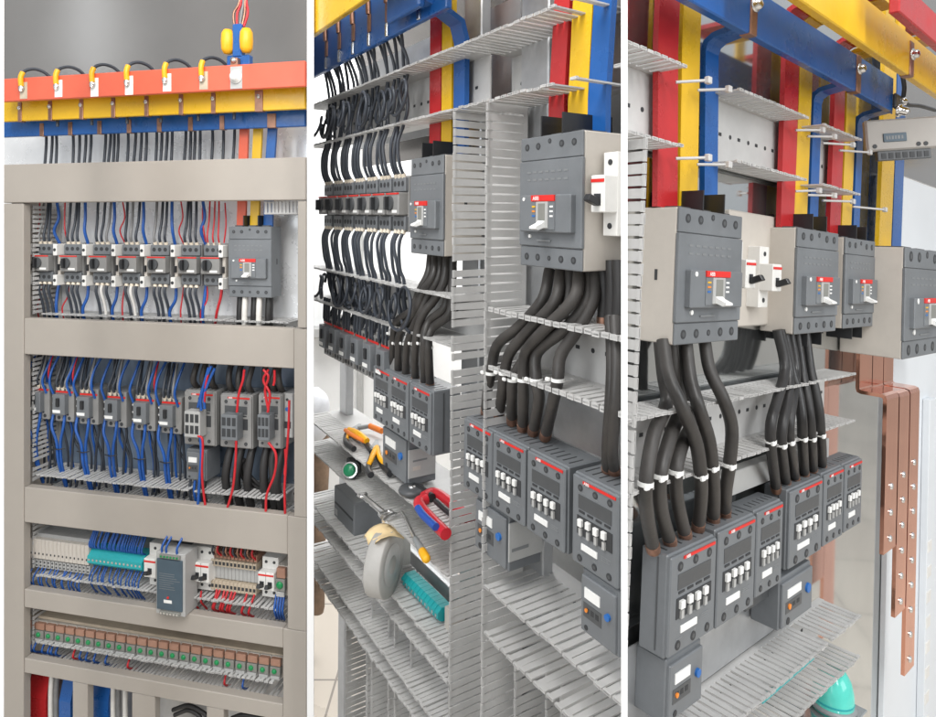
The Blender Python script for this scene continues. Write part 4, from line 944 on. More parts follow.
# cable cutter
o = qt(412, 490, .006)
t = thing('cable_cutter', 'M', o, 'cable cutter with red and blue handles and round dark jaws on the left duct', 'cable cutter')
def rel(px, py, dz=.006): return qt(px, py, dz) - o
k = MB(); k.tube([rel(426, 499), rel(419, 502), rel(422, 509), rel(433, 521), rel(446, 534)], .0085, 'grip_red', 12); k.build('handle', t)
k = MB(); k.tube([rel(418, 508, .014), rel(424, 516, .014), rel(436, 527, .014)], .0055, 'grip_blue', 10); k.build('grip_inlay', t)
k = MB(); k.tube([rel(424, 497), rel(434, 493), rel(448, 501), rel(472, 521)], .0085, 'grip_red', 12); k.build('handle', t)
k = MB(); k.tube([rel(436, 501, .013), rel(446, 510, .013), rel(460, 521, .013)], .0045, 'black_plastic', 10); k.build('grip_inlay', t)
k = MB(); k.lathe([(0, -.004), (.020, -.004), (.022, 0), (.020, .004), (.006, .005)], rel(412, 490), 'dark_plastic', 20); k.lathe([(.006, .005), (.0055, .007), (0, .0075)], rel(412, 490), 'steel', 14)
k.tube([rel(414, 487), rel(424, 492), rel(432, 498)], .007, 'black_plastic', 10); k.build('jaws', t)
# push button
o = QZ('M', 350, 470, qm(324, 462, -.004).z + .02)
t = thing('push_button', 'M', o, 'green push button with black and silver collar lying on the left duct', 'push button')
ax_ = V((.62, -.62, .34)).normalized()
k = MB(); k.cyl(-ax_ * .030, ax_ * -.004, .012, 'black_plastic', 18); k.cyl(-ax_ * .014, -ax_ * .008, .0165, 'black_plastic', 18); k.box((-.034, .006, -.012), (-.010, .028, .012), 'black_plastic', .002); k.build('body', t)
k = MB(); k.cyl(-ax_ * .008, ax_ * .002, .0148, 'chrome', 22); k.build('collar', t)
k = MB(); k.lathe([(.0118, 0), (.0118, .004), (.010, .0062), (0, .0070)], ax_ * .001, 'button_green', 22, ax_); k.build('cap', t)
# wrench and screwdriver on the lower comb
zW = qm(324, 462, -.004).z + .003
def qw(px, py, dz=.0): return QZ('M', px, py, zW + dz)
k = MB(); a, c = qw(364, 496, .004), qw(384, 512, .004); k.tube([a, a.lerp(c, .5), c], .0036, 'chrome', 10)
d = (c - a).normalized(); sd = V((-d.y, d.x, 0)); k.tube([c + sd * .011 + d * .014, c + sd * .009 + d * .002, c, c - sd * .009 + d * .002, c - sd * .011 + d * .014], .0034, 'chrome', 8); k.tube([a - sd * .007 - d * .009, a - sd * .005, a, a + sd * .005, a + sd * .007 - d * .009], .003, 'chrome', 8)
single('wrench', k, 'M', 'slim chrome open-ended wrench lying on the left duct', 'wrench')
k = MB(); a, c = qw(383, 521, .004), qw(396, 514, .004); k.tube([a, a.lerp(c, .5) + V((0, 0, .003)), c], .0032, 'chrome', 8)
single('drill_bit', k, 'M', 'short bright metal bit lying between wrench and screwdriver', 'tool bit')
o = qw(402, 512, .008); t = thing('screwdriver', 'M', o, 'screwdriver with grey and yellow handle lying across the left duct edge', 'screwdriver')
a, c, e = V(), qw(415, 538, .010) - o, qw(427, 560, .014) - o
k = MB(); k.tube([a, c], .0028, 'chrome', 8); k.build('shaft', t)
d = e - c; k = MB(); k.lathe([(0, 0), (.004, .001), (.005, .008), (.0045, .016), (.0058, .03), (.0060, d.length * .75), (.005, d.length * .8)], c, 'tape_grey', 14, d); k.build('handle', t)
k = MB(); k.lathe([(.0061, d.length * .62), (.0064, d.length * .7), (.0064, d.length * .95), (.004, d.length), (0, d.length)], c, 'grip_yellow', 14, d); k.build('end_cap', t)
# grey box under the duct, spool, cream paper, white terminals, teal terminals
p = qm(334, 516, .02); q = qm(354, 495, .02)
k = MB(); k.box((0, 0, 0), (q.x - p.x, .06, .065), 'grey_plastic', .002); k.box((.004, -.0006, .03), (q.x - p.x - .004, .001, .034), 'recess_shade'); k.box((.006, -.0005, .008), (.02, .001, .02), 'light_grey_plastic')
single('plastic_box', k, 'M', 'closed grey plastic box standing under the far end of the left duct', 'box', loc=(p.x, .02, p.z))
zf = qm(324, 519, -.004).z + .003
r_ = .050; o = QZ('M', 386, 596, zf); cc = V((o.x - .008, o.y, zf + r_))
t = thing('cable_spool', 'M', cc + V((0, 0, -r_)), 'big grey flat spool standing on the left duct under a cream paper scrap', 'spool')
k = MB(); k.lathe([(0, -.012), (.012, -.012), (.012, -.014), (r_, -.014), (r_ + .001, -.012), (r_ + .001, .012), (r_, .014), (.014, .014), (.014, .012), (0, .012)], (0, 0, r_), 'spool_grey', 40, (.75, .66, 0)); k.build('flange', t)
k = MB(); k.lathe([(.032, .0142), (.032, .0150), (.014, .0150)], (0, 0, r_), 'light_grey_plastic', 30, (.75, .66, 0)); k.build('marking_plate', t)
pc = MB(); g = []; nx, ny = 9, 7
tp_ = cc + V((0, 0, r_ + .0025)); c1, c2, c3, c4 = tp_ + V((-.020, .028, -.006)), tp_ + V((.022, .026, -.006)), tp_ + V((.024, -.024, -.004)), tp_ + V((-.022, -.026, -.006))
for i in range(nx):
    for j in range(ny):
        u, v_ = i / (nx - 1), j / (ny - 1); p_ = c1.lerp(c2, u).lerp(c4.lerp(c3, u), v_)
        g.append(p_ + V((random.uniform(-.0015, .0015), -.002 * math.sin(u * 7), .007 * math.sin(v_ * math.pi) + .003 * math.sin(u * 5 + v_ * 3) + (-.010 if j == ny - 1 and i % 3 == 0 else 0))))
pc.add(g, [(i * ny + j, i * ny + j + 1, (i + 1) * ny + j + 1, (i + 1) * ny + j) for i in range(nx - 1) for j in range(ny - 1)], 'paper_cream', True)
o_ = single('paper_scrap', pc, 'M', 'torn cream paper scrap draped over the top of the grey spool', 'paper')
md = o_.modifiers.new('thick', 'SOLIDIFY'); md.thickness = .0008
p = qm(392, 582, .03); q = qm(407, 575, .03)
k = MB(); k.box((0, .0, 0), (.026, .035, .05), 'white_plastic', .001); k.box((.004, -.006, .016), (.022, .001, .036), 'white_plastic', .001); k.cyl((.007, .001, .044), (.007, -.0006, .044), .003, 'recess_shade'); k.cyl((.019, .001, .044), (.019, -.0006, .044), .003, 'recess_shade'); k.box((.006, -.0066, .024), (.020, -.0055, .030), 'recess_shade')
single('miniature_breaker', k, 'M', 'white miniature breaker standing between grey spool and teal terminals', 'miniature breaker', loc=(p.x - .004, .02, zf + .012))
te2 = Repeat(lambda: make_teal(.58))
a, c = qm(405, 585, .028), qm(442, 612, .028)
for i in range(11):
    te2('M', (a.x + (c.x - a.x) * i / 11, .028, a.z + (c.z - a.z) * i / 11 * .2), f'teal terminal block in the middle frame, {ORD[i]} from left', 'teal terminals of the middle frame')
k = MB(); k.box((a.x - .12, .062, a.z + .004), (c.x + .03, .07, a.z + .028), 'zinc', .001); single('mounting_rail', k, 'M', 'zinc mounting rail behind the teal terminals of the middle frame', 'rail')
k = MB(); k.box((c.x + .004, .03, a.z - .01), (c.x + .016, .06, a.z + .03), 'beige_plastic', .001); single('rail_end_clamp', k, 'M', 'beige end clamp at the right end of the middle-frame teal terminals', 'rail clamp')
mark('M')
# ================================================================== RIGHT: open mounting frame running away to the right
YR = .045
def qr(px, py, y=0.): return Q('R', px, py, y)
def B1(a, c): return 620 + a / 2.962, c / 2.962
def B2(a, c): return 620 + a / 2.962, 130 + c / 2.962
def B3(a, c): return 620 + a / 2.962, 340 + c / 2.962
def B4(a, c): return 620 + a / 2.962, 477 + c / 2.962
xl = qr(620, 200).x - .03
xe = qr(855, 380).x
zA, zB = qr(627, 42).z, qr(634, 133).z
zC, zC2 = qr(638, 419).z, qr(731, 461).z
zE, zE2 = qr(853, 607).z, qr(850, 649).z
def span(p0, p1, py, y=.0): return qr(p0, py, y).x - xl - .004, qr(p1, py, y).x - xl + .004
top_gaps = [span(690, 738, 60), span(810, 822, 120)]
comb_duct('R', xl, xe, zA, zB, YR, -.002, 'top slotted duct crossed by the red, yellow and blue bars, right frame', .0125, skip_t=top_gaps, skip_b=top_gaps, base=.14, fw=.62)
gaps2 = [span(660, 688, 400), (qr(696, 400).x - xl, qr(702, 400).x - xl), span(786, 801, 375)]
comb_duct('R', xl, xe, zC, zC2, YR, -.002, 'slotted duct between breakers and contactors, right frame', .0125, skip_t=gaps2[:0], base=.16, fw=.68)
comb_duct('R', xl, xe, zE, zE2, YR, -.018, 'bottom slotted duct with a teal strip inside, right frame', .0125, base=.14, fw=.68)
comb_post('R', qr(620, 300).x - .02, qr(637.5, 300, .0).x, -.75, zB - .002, YR, -.004, 'upright slotted duct standing at the divider, left edge of the right frame', .0125)
k = MB(); p, q = qr(756, 693, -.004), qr(808, 647, -.004); k.box((p.x, -.013, zE - .011), (q.x, -.009, zE - .003), 'teal', .001); single('terminal_strip', k, 'R', 'thin teal terminal strip lying inside the bottom duct of the right frame', 'terminal')
# long bare fingers reaching past the bars
for i, (x0, y0, x1, y1) in enumerate(((165, 255, 262, 228), (230, 275, 322, 258), (165, 478, 262, 460), (228, 492, 322, 484), (520, 392, 600, 380), (555, 410, 635, 400), (520, 572, 590, 560), (555, 582, 635, 576), (600, 430, 690, 424), (650, 452, 740, 446), (600, 600, 690, 592), (690, 614, 785, 620))):
    a, c = qr(*B1(x0, y0), .020), qr(*B1(x1, y1), -.004)
    zz = a.z * .65 + c.z * .35; a.z = zz; c.z = c.z * .5 + zz * .5
    k = MB(); k.tube([a, c], .0018, 'duct_pvc', 8); k.obox(c, (.004, 0, 0), (0, .003, 0), (0, 0, .004), 'duct_pvc', .0008)
    single('duct_finger', k, 'R', f'single bare duct finger poking out past the sleeved bars, {"upper" if i in (0, 1, 4, 5, 8, 9) else "lower"} wall, {ORD[(0, 1, 0, 1, 2, 3, 2, 3, 4, 5, 4, 5)[i]]} from left', 'finger', 'bare duct fingers of the right frame')
# back sheet, white door panel
t = thing('enclosure_back', 'R', (xl, .055, -1.5), 'polished metal sheet behind the right frame mirroring copper bars', 'sheet metal')
xs = qr(884, 500, .055).x
k = MB(); k.box((-.05, 0, .3), (xs - xl, .004, 2.6), 'mirror_sheet'); k.build('polished_sheet', t)
for (za, zc_) in ((zA + .004, zB - .03), (zC + .03, zC2 - .03)):
    k = MB(); k.box((-.03, -.009, 1.5 + zB + .004 if za > 0 else 1.5 + zC2), (xe - xl - .10, -.0075, 1.5 + zA - .002 if za > 0 else 1.5 + zC), 'zinc')
    for j in range(14):
        for zz in (.3, .7):
            zl, zh = (zB, zA) if za > 0 else (zC2, zC); xx = .03 + .032 * j
            if xx < xe - xl - .12: k.cyl((xx, -.0088, 1.5 + zl + (zh - zl) * zz), (xx, -.0094, 1.5 + zl + (zh - zl) * zz), .0034 if j % 3 else .0022, 'recess_shade', 10)
    k.build('perforated_strap', t)
k = MB(); k.box((-.03, -.012, 1.5 + zE + .004), (xe - xl - .06, -.0105, 1.5 + zE + .10), 'zinc'); k.build('perforated_strap', t)
a = qr(885, 500, .050); e = qr(938, 500, .05)
k = MB(); k.box((a.x, .044, -1.3), (e.x + .08, .054, .16), 'door_white', .001)
single('door_panel', k, 'R', 'smooth white panel behind the copper bars at the right edge', 'panel')
k = MB(); a = qr(926, 600, .03)
k.box((a.x, .030, -1.3), (a.x + .05, .0435, -.30), 'door_white', .001)
for i in range(16): k.box((a.x + .002, .0285, -.62 - .052 * i), (a.x + .03, .031, -.596 - .052 * i), 'white_plastic', .001)
single('slotted_strip', k, 'R', 'grey upright strip with white slots at the far right edge', 'strip')
# busbars overhead
def rbus(lo, hi_dz, y, m, lab, px_end, x_start, th=.012):
    a = qr(*lo, y); xe_ = qr(px_end, 110, y).x if px_end else a.x + 1.1
    t = thing('busbar', 'R', (x_start, y, a.z), lab, 'busbar')
    k = MB(); k.box((0, 0, 0), (xe_ - x_start, th, hi_dz), m, .0015); k.build('sleeved_bar', t)
    return t, x_start, a.z
def rclip(t, xs_, y, x, h, bolt=True):
    k = MB(); k.box((x - xs_ - .008, -.002, -.001), (x - xs_ + .008, .0125, h), 'dull_copper', .001); k.build('copper_clip', t)
    if bolt: k = MB(); k.lathe([(.0085, 0), (.0085, .002), (.006, .002), (.006, .007), (.003, .009), (0, .009)], (x - xs_, -.002, h * .62), 'steel', 12, (0, -1, 0)); k.build('bolt', t)
yb_ = -.022
zl_ = (qr(760, 39, yb_).z + qr(880, 104, yb_).z) / 2
a = qr(760, 39, yb_); bt, bx, bz = rbus((760, 39), .056, yb_, 'sleeve_blue', 'blue flat busbar overhead, ending in a bolted lug, right frame', 893, qr(640, 0, yb_).x)
for px, py in ((753, 18), (858, 76)): rclip(bt, bx, yb_, qr(px, py, yb_).x, .056)
k = MB(); xx = qr(893, 110, yb_).x - bx; k.box((xx - .004, -.006, .004), (xx + .03, -.0002, .03), 'dark_plastic', .002); k.build('end_lug', bt)
k = MB(); k.lathe([(.011, 0), (.011, .004), (.007, .004), (.007, .013), (.004, .016), (0, .016)], (xx + .006, -.006, .002), 'chrome', 14, (0, -1, -.3)); k.lathe([(.007, 0), (.007, .004), (0, .007)], (xx + .030, -.006, .022), 'chrome', 12, (0, -1, 0)); k.build('bolt', bt)
p = qr(899, 100, yb_)
wire('R', [p + V((0, -.006, 0)), p + V((-.004, -.008, .025)), p + V((-.012, 0, .06)), p + V((-.02, .03, .10))], .0036, 'wire_black', 'black cable rising from the bolted end of the blue busbar, right frame', name='power_cable', cat='cable')
wire('R', [p + V((.004, -.006, -.004)), p + V((.04, -.004, -.002)), p + V((.12, .0, .012)), p + V((.25, .01, .03))], .0036, 'wire_black', 'black cable running right from the bolted end of the blue busbar', name='power_cable', cat='cable')
yy_ = -.085
bt, bx, bz = rbus((870, 48), .060, yy_, 'sleeve_yellow', 'yellow flat busbar overhead in the top right corner, right frame', None, qr(770, -30, yy_).x)
rclip(bt, bx, yy_, qr(911, 60, yy_).x, .05)
p = qr(898, 20, yy_ + .02)
k = MB(); k.box((p.x - .014, yy_ + .014, bz + .01), (p.x + .014, yy_ + .020, bz + .30), 'sleeve_yellow', .001); single('busbar_dropper', k, 'R', 'yellow sleeved bar standing up from the yellow busbar in the top right corner', 'busbar')
yr_ = -.13; p = qr(915, 22, yr_)
rbus((915, 25), .040, yr_, 'sleeve_red', 'red flat busbar above the yellow one in the top right corner, right frame', None, qr(900, 0, yr_).x)
# droppers
YD = .034
def drop(px0, px1, py_top, px0b, px1b, py_b, m, lab, grp, bend=None, zend=None):
    a0, a1 = qr(px0, py_top, YD), qr(px1, py_top, YD); b0, b1 = qr(px0b, py_b, YD), qr(px1b, py_b, YD)
    w_ = (a1.x - a0.x + b1.x - b0.x) / 2; xt, xb = (a0.x + a1.x) / 2, (b0.x + b1.x) / 2; zt, zb_ = a0.z, b0.z
    pts = [(xb, YD, zend if zend is not None else zb_ - .0), (xb, YD, zb_), (xt, YD, zt)]
    if bend == 'up': pts += [(xt, YD, zt + .30)]
    elif bend == 'blue': pts += [(xt, YD - .003, zt + .010), (xt, YD - .012, zt + .016), (xt, -.012, zt + .022)]
    elif bend is not None: pts += [(xt, YD, bend - .008), (xt, YD - .006, bend), (xt, YD - .014, bend + .004), (xt, -.078, bend + .006)]
    k = MB(); k.strip(pts, (1, 0, 0), w_, .007, m)
    if bend == 'blue': k.box((xt - w_ / 2, -.012, zt + .017), (xt + w_ / 2 + .004, -.0105, zt + .027), m)
    single('busbar_dropper', k, 'R', lab, 'busbar', grp)
zt1_, zt2_, zt3_, zt4_ = qr(677, 206).z + .001, qr(797, 227).z + .001, qr(845, 237).z + .001, qr(905, 247, -.045).z + .001
g1, g2, g3 = 'droppers to the nearest right-frame breaker', 'droppers to the second right-frame breaker', 'droppers to the third right-frame breaker'
drop(655.5, 676, 40, 655, 675, 200, 'sleeve_red', 'red sleeved bar dropping to the nearest breaker of the right frame', g1, 'up', zt1_)
drop(679.5, 698, 40, 677.5, 695, 185, 'sleeve_yellow', 'yellow sleeved bar dropping to the nearest breaker of the right frame', g1, 'up', zt1_)
drop(703, 716.5, 50, 702, 715, 190, 'sleeve_blue', 'blue sleeved bar bending down from the blue busbar to the nearest breaker, right frame', g1, 'blue', zt1_)
drop(782, 796.5, 90, 778.5, 792, 225, 'sleeve_red', 'red sleeved bar dropping to the second breaker of the right frame', g2, qr(790, 14, YD).z, zt2_)
drop(796.5, 810, 90, 792.5, 804.5, 210, 'sleeve_yellow', 'yellow sleeved bar dropping to the second breaker of the right frame', g2, qr(805, 24, YD).z, zt2_)
drop(811.5, 819.5, 101, 807.5, 816, 210, 'sleeve_blue', 'blue sleeved bar bending down from the blue busbar to the second breaker, right frame', g2, 'blue', zt2_)
drop(832, 842.5, 110, 827.5, 838, 230, 'sleeve_red', 'red sleeved bar dropping to the third breaker of the right frame', g3, qr(838, 46, YD).z, zt3_)
drop(844.5, 853.5, 110, 839.5, 849.5, 220, 'sleeve_yellow', 'yellow sleeved bar dropping to the third breaker of the right frame', g3, qr(846, 55, YD).z, zt3_)
drop(855.5, 861.5, 124, 851.5, 857.5, 220, 'sleeve_blue', 'blue sleeved bar bending down from the blue busbar to the third breaker, right frame', g3, 'blue', zt3_)
drop(880, 892.5, 162, 877, 889, 240, 'sleeve_yellow', 'yellow sleeved bar dropping to the far large breaker beside the white panel', None, 'up', zt4_)
drop(893.5, 902, 162, 890, 899.5, 240, 'sleeve_blue', 'blue sleeved bar dropping to the far large breaker beside the white panel', None, 'up', zt4_)
# breakers
for (pl, pr, pyb, pyt_, y, d, low, lab) in ((677, 740.5, 346, 206, 0, .050, False, 'nearest and biggest-looking grey moulded-case breaker, left of the right frame'),
                                           (797, 838, 335, 227, 0, .052, True, 'grey moulded-case breaker right of the two white miniature ones, right frame'),
                                           (845.5, 875, 329, 237, 0, .052, True, 'grey moulded-case breaker in third place of the right frame'),
                                           (905, 946, 360, 247, -.045, .098, False, 'far grey moulded-case breaker with wide pale side, beside the white panel')):
    p, q = qr(pl, pyb, y), qr(pl, pyt_, y); p2 = qr(pr, pyb - 10, y)
    o = make_mccb(p2.x - p.x, q.z - p.z, d, low_barriers=low, barriers=0 if pl > 900 else 2); put(o, 'R', p); o['label'] = lab
mcb1 = Repeat(lambda: make_mcb(1, .026, .082, .036))
for i, (px, py) in enumerate(((745, 307), (772, 309))):
    p = qr(px, py, .006); mcb1('R', p, f'white miniature breaker between the two nearest right-frame breakers, {("left", "right")[i]} of the pair', 'white miniature breakers of the right frame')
k = MB(); p = qr(742, 330, .02); q = qr(797, 330, .02); k.box((p.x, .041, p.z), (q.x, .053, p.z + .155), 'beige_plastic', .002); single('mounting_block', k, 'R', 'beige block carrying the two white miniature breakers, right frame', 'block')
# contactors
zt1, zb1 = -.347, -.457
def rc(px0, px1, lab, grp, ytop, ybot):
    p, q = qr(px0, ybot), qr(px0, ytop); r_ = qr(px1, ybot - (px1 - px0) * .7)
    o = make_contactor(r_.x - p.x - .0015, q.z - p.z, .036); put(o, 'R', p); o['label'] = lab; o['group'] = grp
rc(667, 715, 'nearest grey contactor at lower left of the right frame', 'near trio of contactors, right frame', 559, 662)
rc(715, 754.5, 'grey contactor in the middle of the near trio, right frame', 'near trio of contactors, right frame', 533, 632)
rc(754.5, 782, 'grey contactor at the right of the near trio, right frame', 'near trio of contactors, right frame', 513, 601)
rc(788, 822, 'grey contactor at the left of the far trio, right frame', 'far trio of contactors, right frame', 492, 572)
rc(822.5, 843, 'grey contactor in the middle of the far trio, right frame', 'far trio of contactors, right frame', 475, 549)
rc(843.5, 861.5, 'farthest grey contactor of the right frame', 'far trio of contactors, right frame', 465.5, 535)
for (px0, px1, pyt, pyb, y, lab) in ((667, 702, 664, 728, .002, 'grey overload relay with blue dial under the nearest right-frame contactor'), (781, 812, 582, 633, .0, 'grey overload relay with blue dial under the far contactor trio, right frame')):
    p, q = qr(px0, pyb, y), qr(px0, pyt, y); r_ = qr(px1, pyb - (px1 - px0) * .62, y)
    o = make_overload(r_.x - p.x, q.z - p.z, .042); put(o, 'R', p); o['label'] = lab; o['group'] = 'overload relays of the right frame'
p = qr(744, 612, .02); q = qr(781, 600, .02)
k = MB(); k.box((0, .0, 0), (q.x - p.x, .02, .055), 'dark_plastic', .0015); single('dark_block', k, 'R', 'dark plain block left of the far overload relay, right frame', 'block', loc=(p.x, .018, p.z))
# thick cables
def rcable(pts, ys, r, lab, grp, m='cable_brown'):
    P = [qr(*B3(a, c), y) for (a, c), y in zip(pts, ys)]
    o = wire('R', P, r, m, lab, grp, name='power_cable', cat='cable', seg=12)
    d = (P[-1] - P[-2]).normalized(); k = MB(); k.cyl(P[-1] - d * .006, P[-1] + d * .006, r * 1.06, 'dull_copper', 12); k.build('copper_lug', o)
    return o
ys = (.022, .012, .002, -.004, -.002, .004, .018)
near = [[(118, 0), (128, 100), (138, 185), (100, 280), (76, 425), (79, 510), (97, 612)], [(150, 0), (162, 110), (180, 195), (148, 290), (119, 402), (122, 500), (147, 592)],
        [(190, 0), (200, 110), (214, 235), (184, 310), (166, 390), (170, 475), (192, 572)], [(128, 0), (142, 100), (182, 195), (224, 300), (239, 400), (240, 470), (232, 548)],
        [(195, 0), (208, 110), (230, 190), (262, 290), (273, 375), (278, 450), (277, 527)], [(250, 0), (266, 90), (306, 175), (331, 260), (324, 370), (314, 440), (310, 510)]]
far = [[(470, 5), (488, 80), (468, 170), (448, 240), (446, 300), (452, 360), (462, 438)], [(478, 5), (500, 90), (496, 180), (482, 250), (478, 310), (482, 350), (491, 424)],
       [(505, 5), (520, 90), (512, 170), (502, 240), (502, 300), (508, 340), (518, 410)], [(488, 5), (508, 90), (528, 160), (538, 230), (540, 290), (542, 330), (546, 398)],
       [(525, 5), (538, 90), (552, 160), (562, 230), (566, 290), (569, 330), (571, 386)], [(552, 5), (562, 80), (578, 150), (590, 220), (594, 280), (597, 320), (598, 374)]]
for i, pp in enumerate(near): rcable(pp, (.026, .024, .018, .004, -.004, .004, .018) if i < 3 else (.018, .006, -.008, -.010, -.006, .004, .018), .0074, f'thick dark cable from the nearest right-frame breaker, {ORD[i]} from left at the contactors', 'cables under the nearest right-frame breaker')
for i, pp in enumerate(far): rcable([(pp[0][0] - 4, -30)] + pp[1:], ys, .0068, f'thick dark cable from the second right-frame breaker, {ORD[i]} from left at the contactors', 'cables under the second right-frame breaker', 'cable_black')
for i, (pp, set_) in enumerate([(q_, 0) for q_ in near] + [(q_, 1) for q_ in far]):
    p = qr(*B3(*pp[4]), -.002 if set_ else (-.004 if i < 3 else -.006)); r_ = .0081 if not set_ else .0075
    k = MB(); k.cyl(p + V((0, 0, -.0022)), p + V((0, 0, .0022)), r_, 'label_white', 14); k.box(p + V((-.013, -.010, -.0026)), p + V((-.006, -.006, .0026)), 'label_white', .001)
    single('cable_clip', k, 'R', f'white clip on the {ORD[i if not set_ else i - 6]} cable from left above the {"far" if set_ else "near"} contactor trio', 'cable clip', 'white clips on the right-frame cables')
k = MB(); k.box((qr(700, 480, .04).x, .028, zt1 + .014), (xe - .02, .044, zt1 + .044), 'light_grey_plastic', .001); single('mounting_rail', k, 'R', 'pale mounting rail running behind the tops of the right-frame contactors', 'rail')
k = MB(); a = qr(884, 300, .052); k.box((a.x - .01, .050, .165), (a.x + .6, .054, .9), 'roof_sheet'); single('side_sheet', k, 'R', 'grey sheet behind the busbars in the top right corner', 'sheet metal')
# copper bars: a cranked set of three beside the white panel
t = thing('copper_bar_set', 'R', qr(890, 690, 0), 'three cranked bare copper bars stepped at their lower ends, beside the white panel', 'busbar')
o = INV['R'] @ t.matrix_world.translation
for i, (u0, u1, uy, l0, l1, ly, by) in enumerate(((858.5, 871.5, 384, 884.5, 897, 404, 556), (872.5, 883.5, 384, 897.5, 908, 399, 620), (884, 893, 382, 908.5, 918, 394, 680))):
    ya, yb2 = .030, -.012 - .0005 * i
    ua, ub = qr(u0, uy, ya), qr(u1, uy, ya); la, lb = qr(l0, ly, yb2), qr(l1, ly, yb2); w_ = (lb.x - la.x) * .95
    xm_u, xm_l = (ua.x + ub.x) / 2, (la.x + lb.x) / 2
    zlow = qr(l0 - (by - ly) * .035, by, yb2).z
    k = MB(); xs_ = (xm_u + xm_l) / 2; xm = xm_l
    zs_ = (ua.z + la.z) / 2; k.strip([(xm, ya, ua.z + .16), (xm, ya, zs_ + .006), (xm, ya - .0015, zs_ + .0015), (xm, ya - .006, zs_), (xm, yb2 + .006, zs_), (xm, yb2 + .0015, zs_ - .0015), (xm, yb2, zs_ - .006), (xm, yb2, zlow)], (1, 0, 0), w_, .006, 'copper')
    o2 = k.build('copper_bar', t); o2.data.transform(Matrix.Translation(-o))
    zz = zlow + .02
    ks = 0
    while zz < la.z - .10 and ks < 9:
        k = MB(); k.lathe([(.0056, .0), (.0050, .002), (.0042, .0026), (0, .0026)], (xm, yb2 - .0032, zz), 'chrome', 10, (0, -1, 0)); o3 = k.build('bolt', o2); o3.data.transform(Matrix.Translation(-o))
        zz += .043; ks += 1
# pale junction box top right
p = qr(868, 158, .0)
t = thing('junction_box', 'R', p, 'pale grey box with dark blue nameplate and vented underside, top right', 'box')
t.matrix_world = t.matrix_world @ Matrix.Rotation(R(-46), 4, 'Z') @ Matrix.Rotation(R(-6), 4, 'Y')
w_, h_ = .16, .062
k = MB(); k.box((0, 0, .010), (w_, .012, h_), 'box_grey', .003)
for x in (.012, w_ * .50, w_ * .57): k.cyl((x, .001, .018), (x, -.0008, .018), .0036, 'recess_shade', 12)
k.build('housing', t)
k = MB(); a, c = .026, .062; k.box((a, -.002, .024), (c, .001, .038), 'psu_face', .0006)
for i, (s_, l_) in enumerate(((.10, .08), (.22, .07), (.34, .09), (.48, .08), (.60, .10), (.76, .08))): k.box((a + (c - a) * s_, -.0024, .028), (a + (c - a) * (s_ + l_), -.001, .0335), 'faint_print')
k.build('nameplate', t)
k = MB(); k.box((.016, .001, -.006), (w_ * .62, .011, .0098), 'dark_plastic', .001)
for i in range(7): k.box((.022 + .011 * i, .0002, -.003), (.029 + .011 * i, .003, .006), 'recess_shade')
k.build('vent', t)
# teal dome built solid in place of a reflection
p = qr(826, 680, .01)
t = thing('teal_reflection', 'R', (p.x, .0, p.z - .028), 'glossy teal dome standing in for a reflection below the bottom duct, right frame', 'reflection_dome')
k = MB(); k.lathe([(.026, -.030), (.0275, -.010), (.0285, .004), (.0285, .010), (.0275, .022), (.024, .036), (.017, .047), (.008, .053), (0, .0545)], (0, 0, 0), 'teal_gloss', 28); k.lathe([(.0286, .006), (.0292, .0075), (.0286, .009)], (0, 0, 0), 'teal', 28); k.build('shell', t)
k = MB(); k.lathe([(.027, -.004), (.032, -.003), (.032, .001), (.026, .003)], (0, 0, .0), 'tape_grey', 28); k.build('base_ring', t)
k = MB(); k.box((qr(811, 700, .0).x, -.035, p.z - .038), (qr(842, 700, .0).x, .054, p.z - .034), 'mirror_sheet', .001); single('floor_plate', k, 'R', 'bare metal bottom plate of the right frame under the teal dome', 'plate')
mark('R')
# ================================================================== dividers, room, light, camera
def radial(px, d0, d1, half_px, label):
    d = V(((px - CX) / F, 1, 0)).normalized(); s_ = V((d.y, -d.x, 0)); w_ = half_px / F * d0
    k = MB(); c = d * (d0 + d1) / 2
    k.obox((c.x, c.y, 1.35), s_ * w_, d * (d1 - d0) / 2, (0, 0, 1.35), 'divider_white', .0008)
    return tag(k.build('divider_board'), label, 'divider')
radial(310.5, 1.20, 3.6, 3.3, 'thin white upright divider board between beige cabinet and middle frame')
radial(624.3, .50, 2.2, 3.1, 'thin white upright divider board between middle frame and right frame')
radial(.2, 1.30, 1.42, 2.6, 'thin white upright divider board at the far left edge')
# everything in a bay ends at its divider boards
import bmesh
def plane(px):
    d = V(((px - CX) / F, 1, 0)); return V((d.y, -d.x, 0)).normalized()     # normal pointing right
def chain(o):
    m = o.matrix_world if o.parent is None else o.matrix_basis
    return m if o.parent is None else chain(o.parent) @ m
def clip(objs, px, keep_left):
    n = plane(px) * (1 if keep_left else -1)      # n points to the side that is cut away
    for o in objs:
        if o.type != 'MESH': continue
        M_ = chain(o); ds = [(M_ @ v.co - CAM).dot(n) for v in o.data.vertices]
        if not ds or max(ds) <= 0: continue
        if min(ds) >= 0: bpy.data.objects.remove(o); continue
        if o.data.users > 1: o.data = o.data.copy()
        bm = bmesh.new(); bm.from_mesh(o.data); mi = M_.inverted()
        nl = (M_.to_3x3().transposed() @ n).normalized()
        r_ = bmesh.ops.bisect_plane(bm, geom=bm.verts[:] + bm.edges[:] + bm.faces[:], plane_co=mi @ CAM, plane_no=nl, clear_outer=True)
        ed = [e for e in r_['geom_cut'] if isinstance(e, bmesh.types.BMEdge)]
        if ed:
            try: bmesh.ops.holes_fill(bm, edges=ed)
            except Exception: pass
        bm.to_mesh(o.data); bm.free()
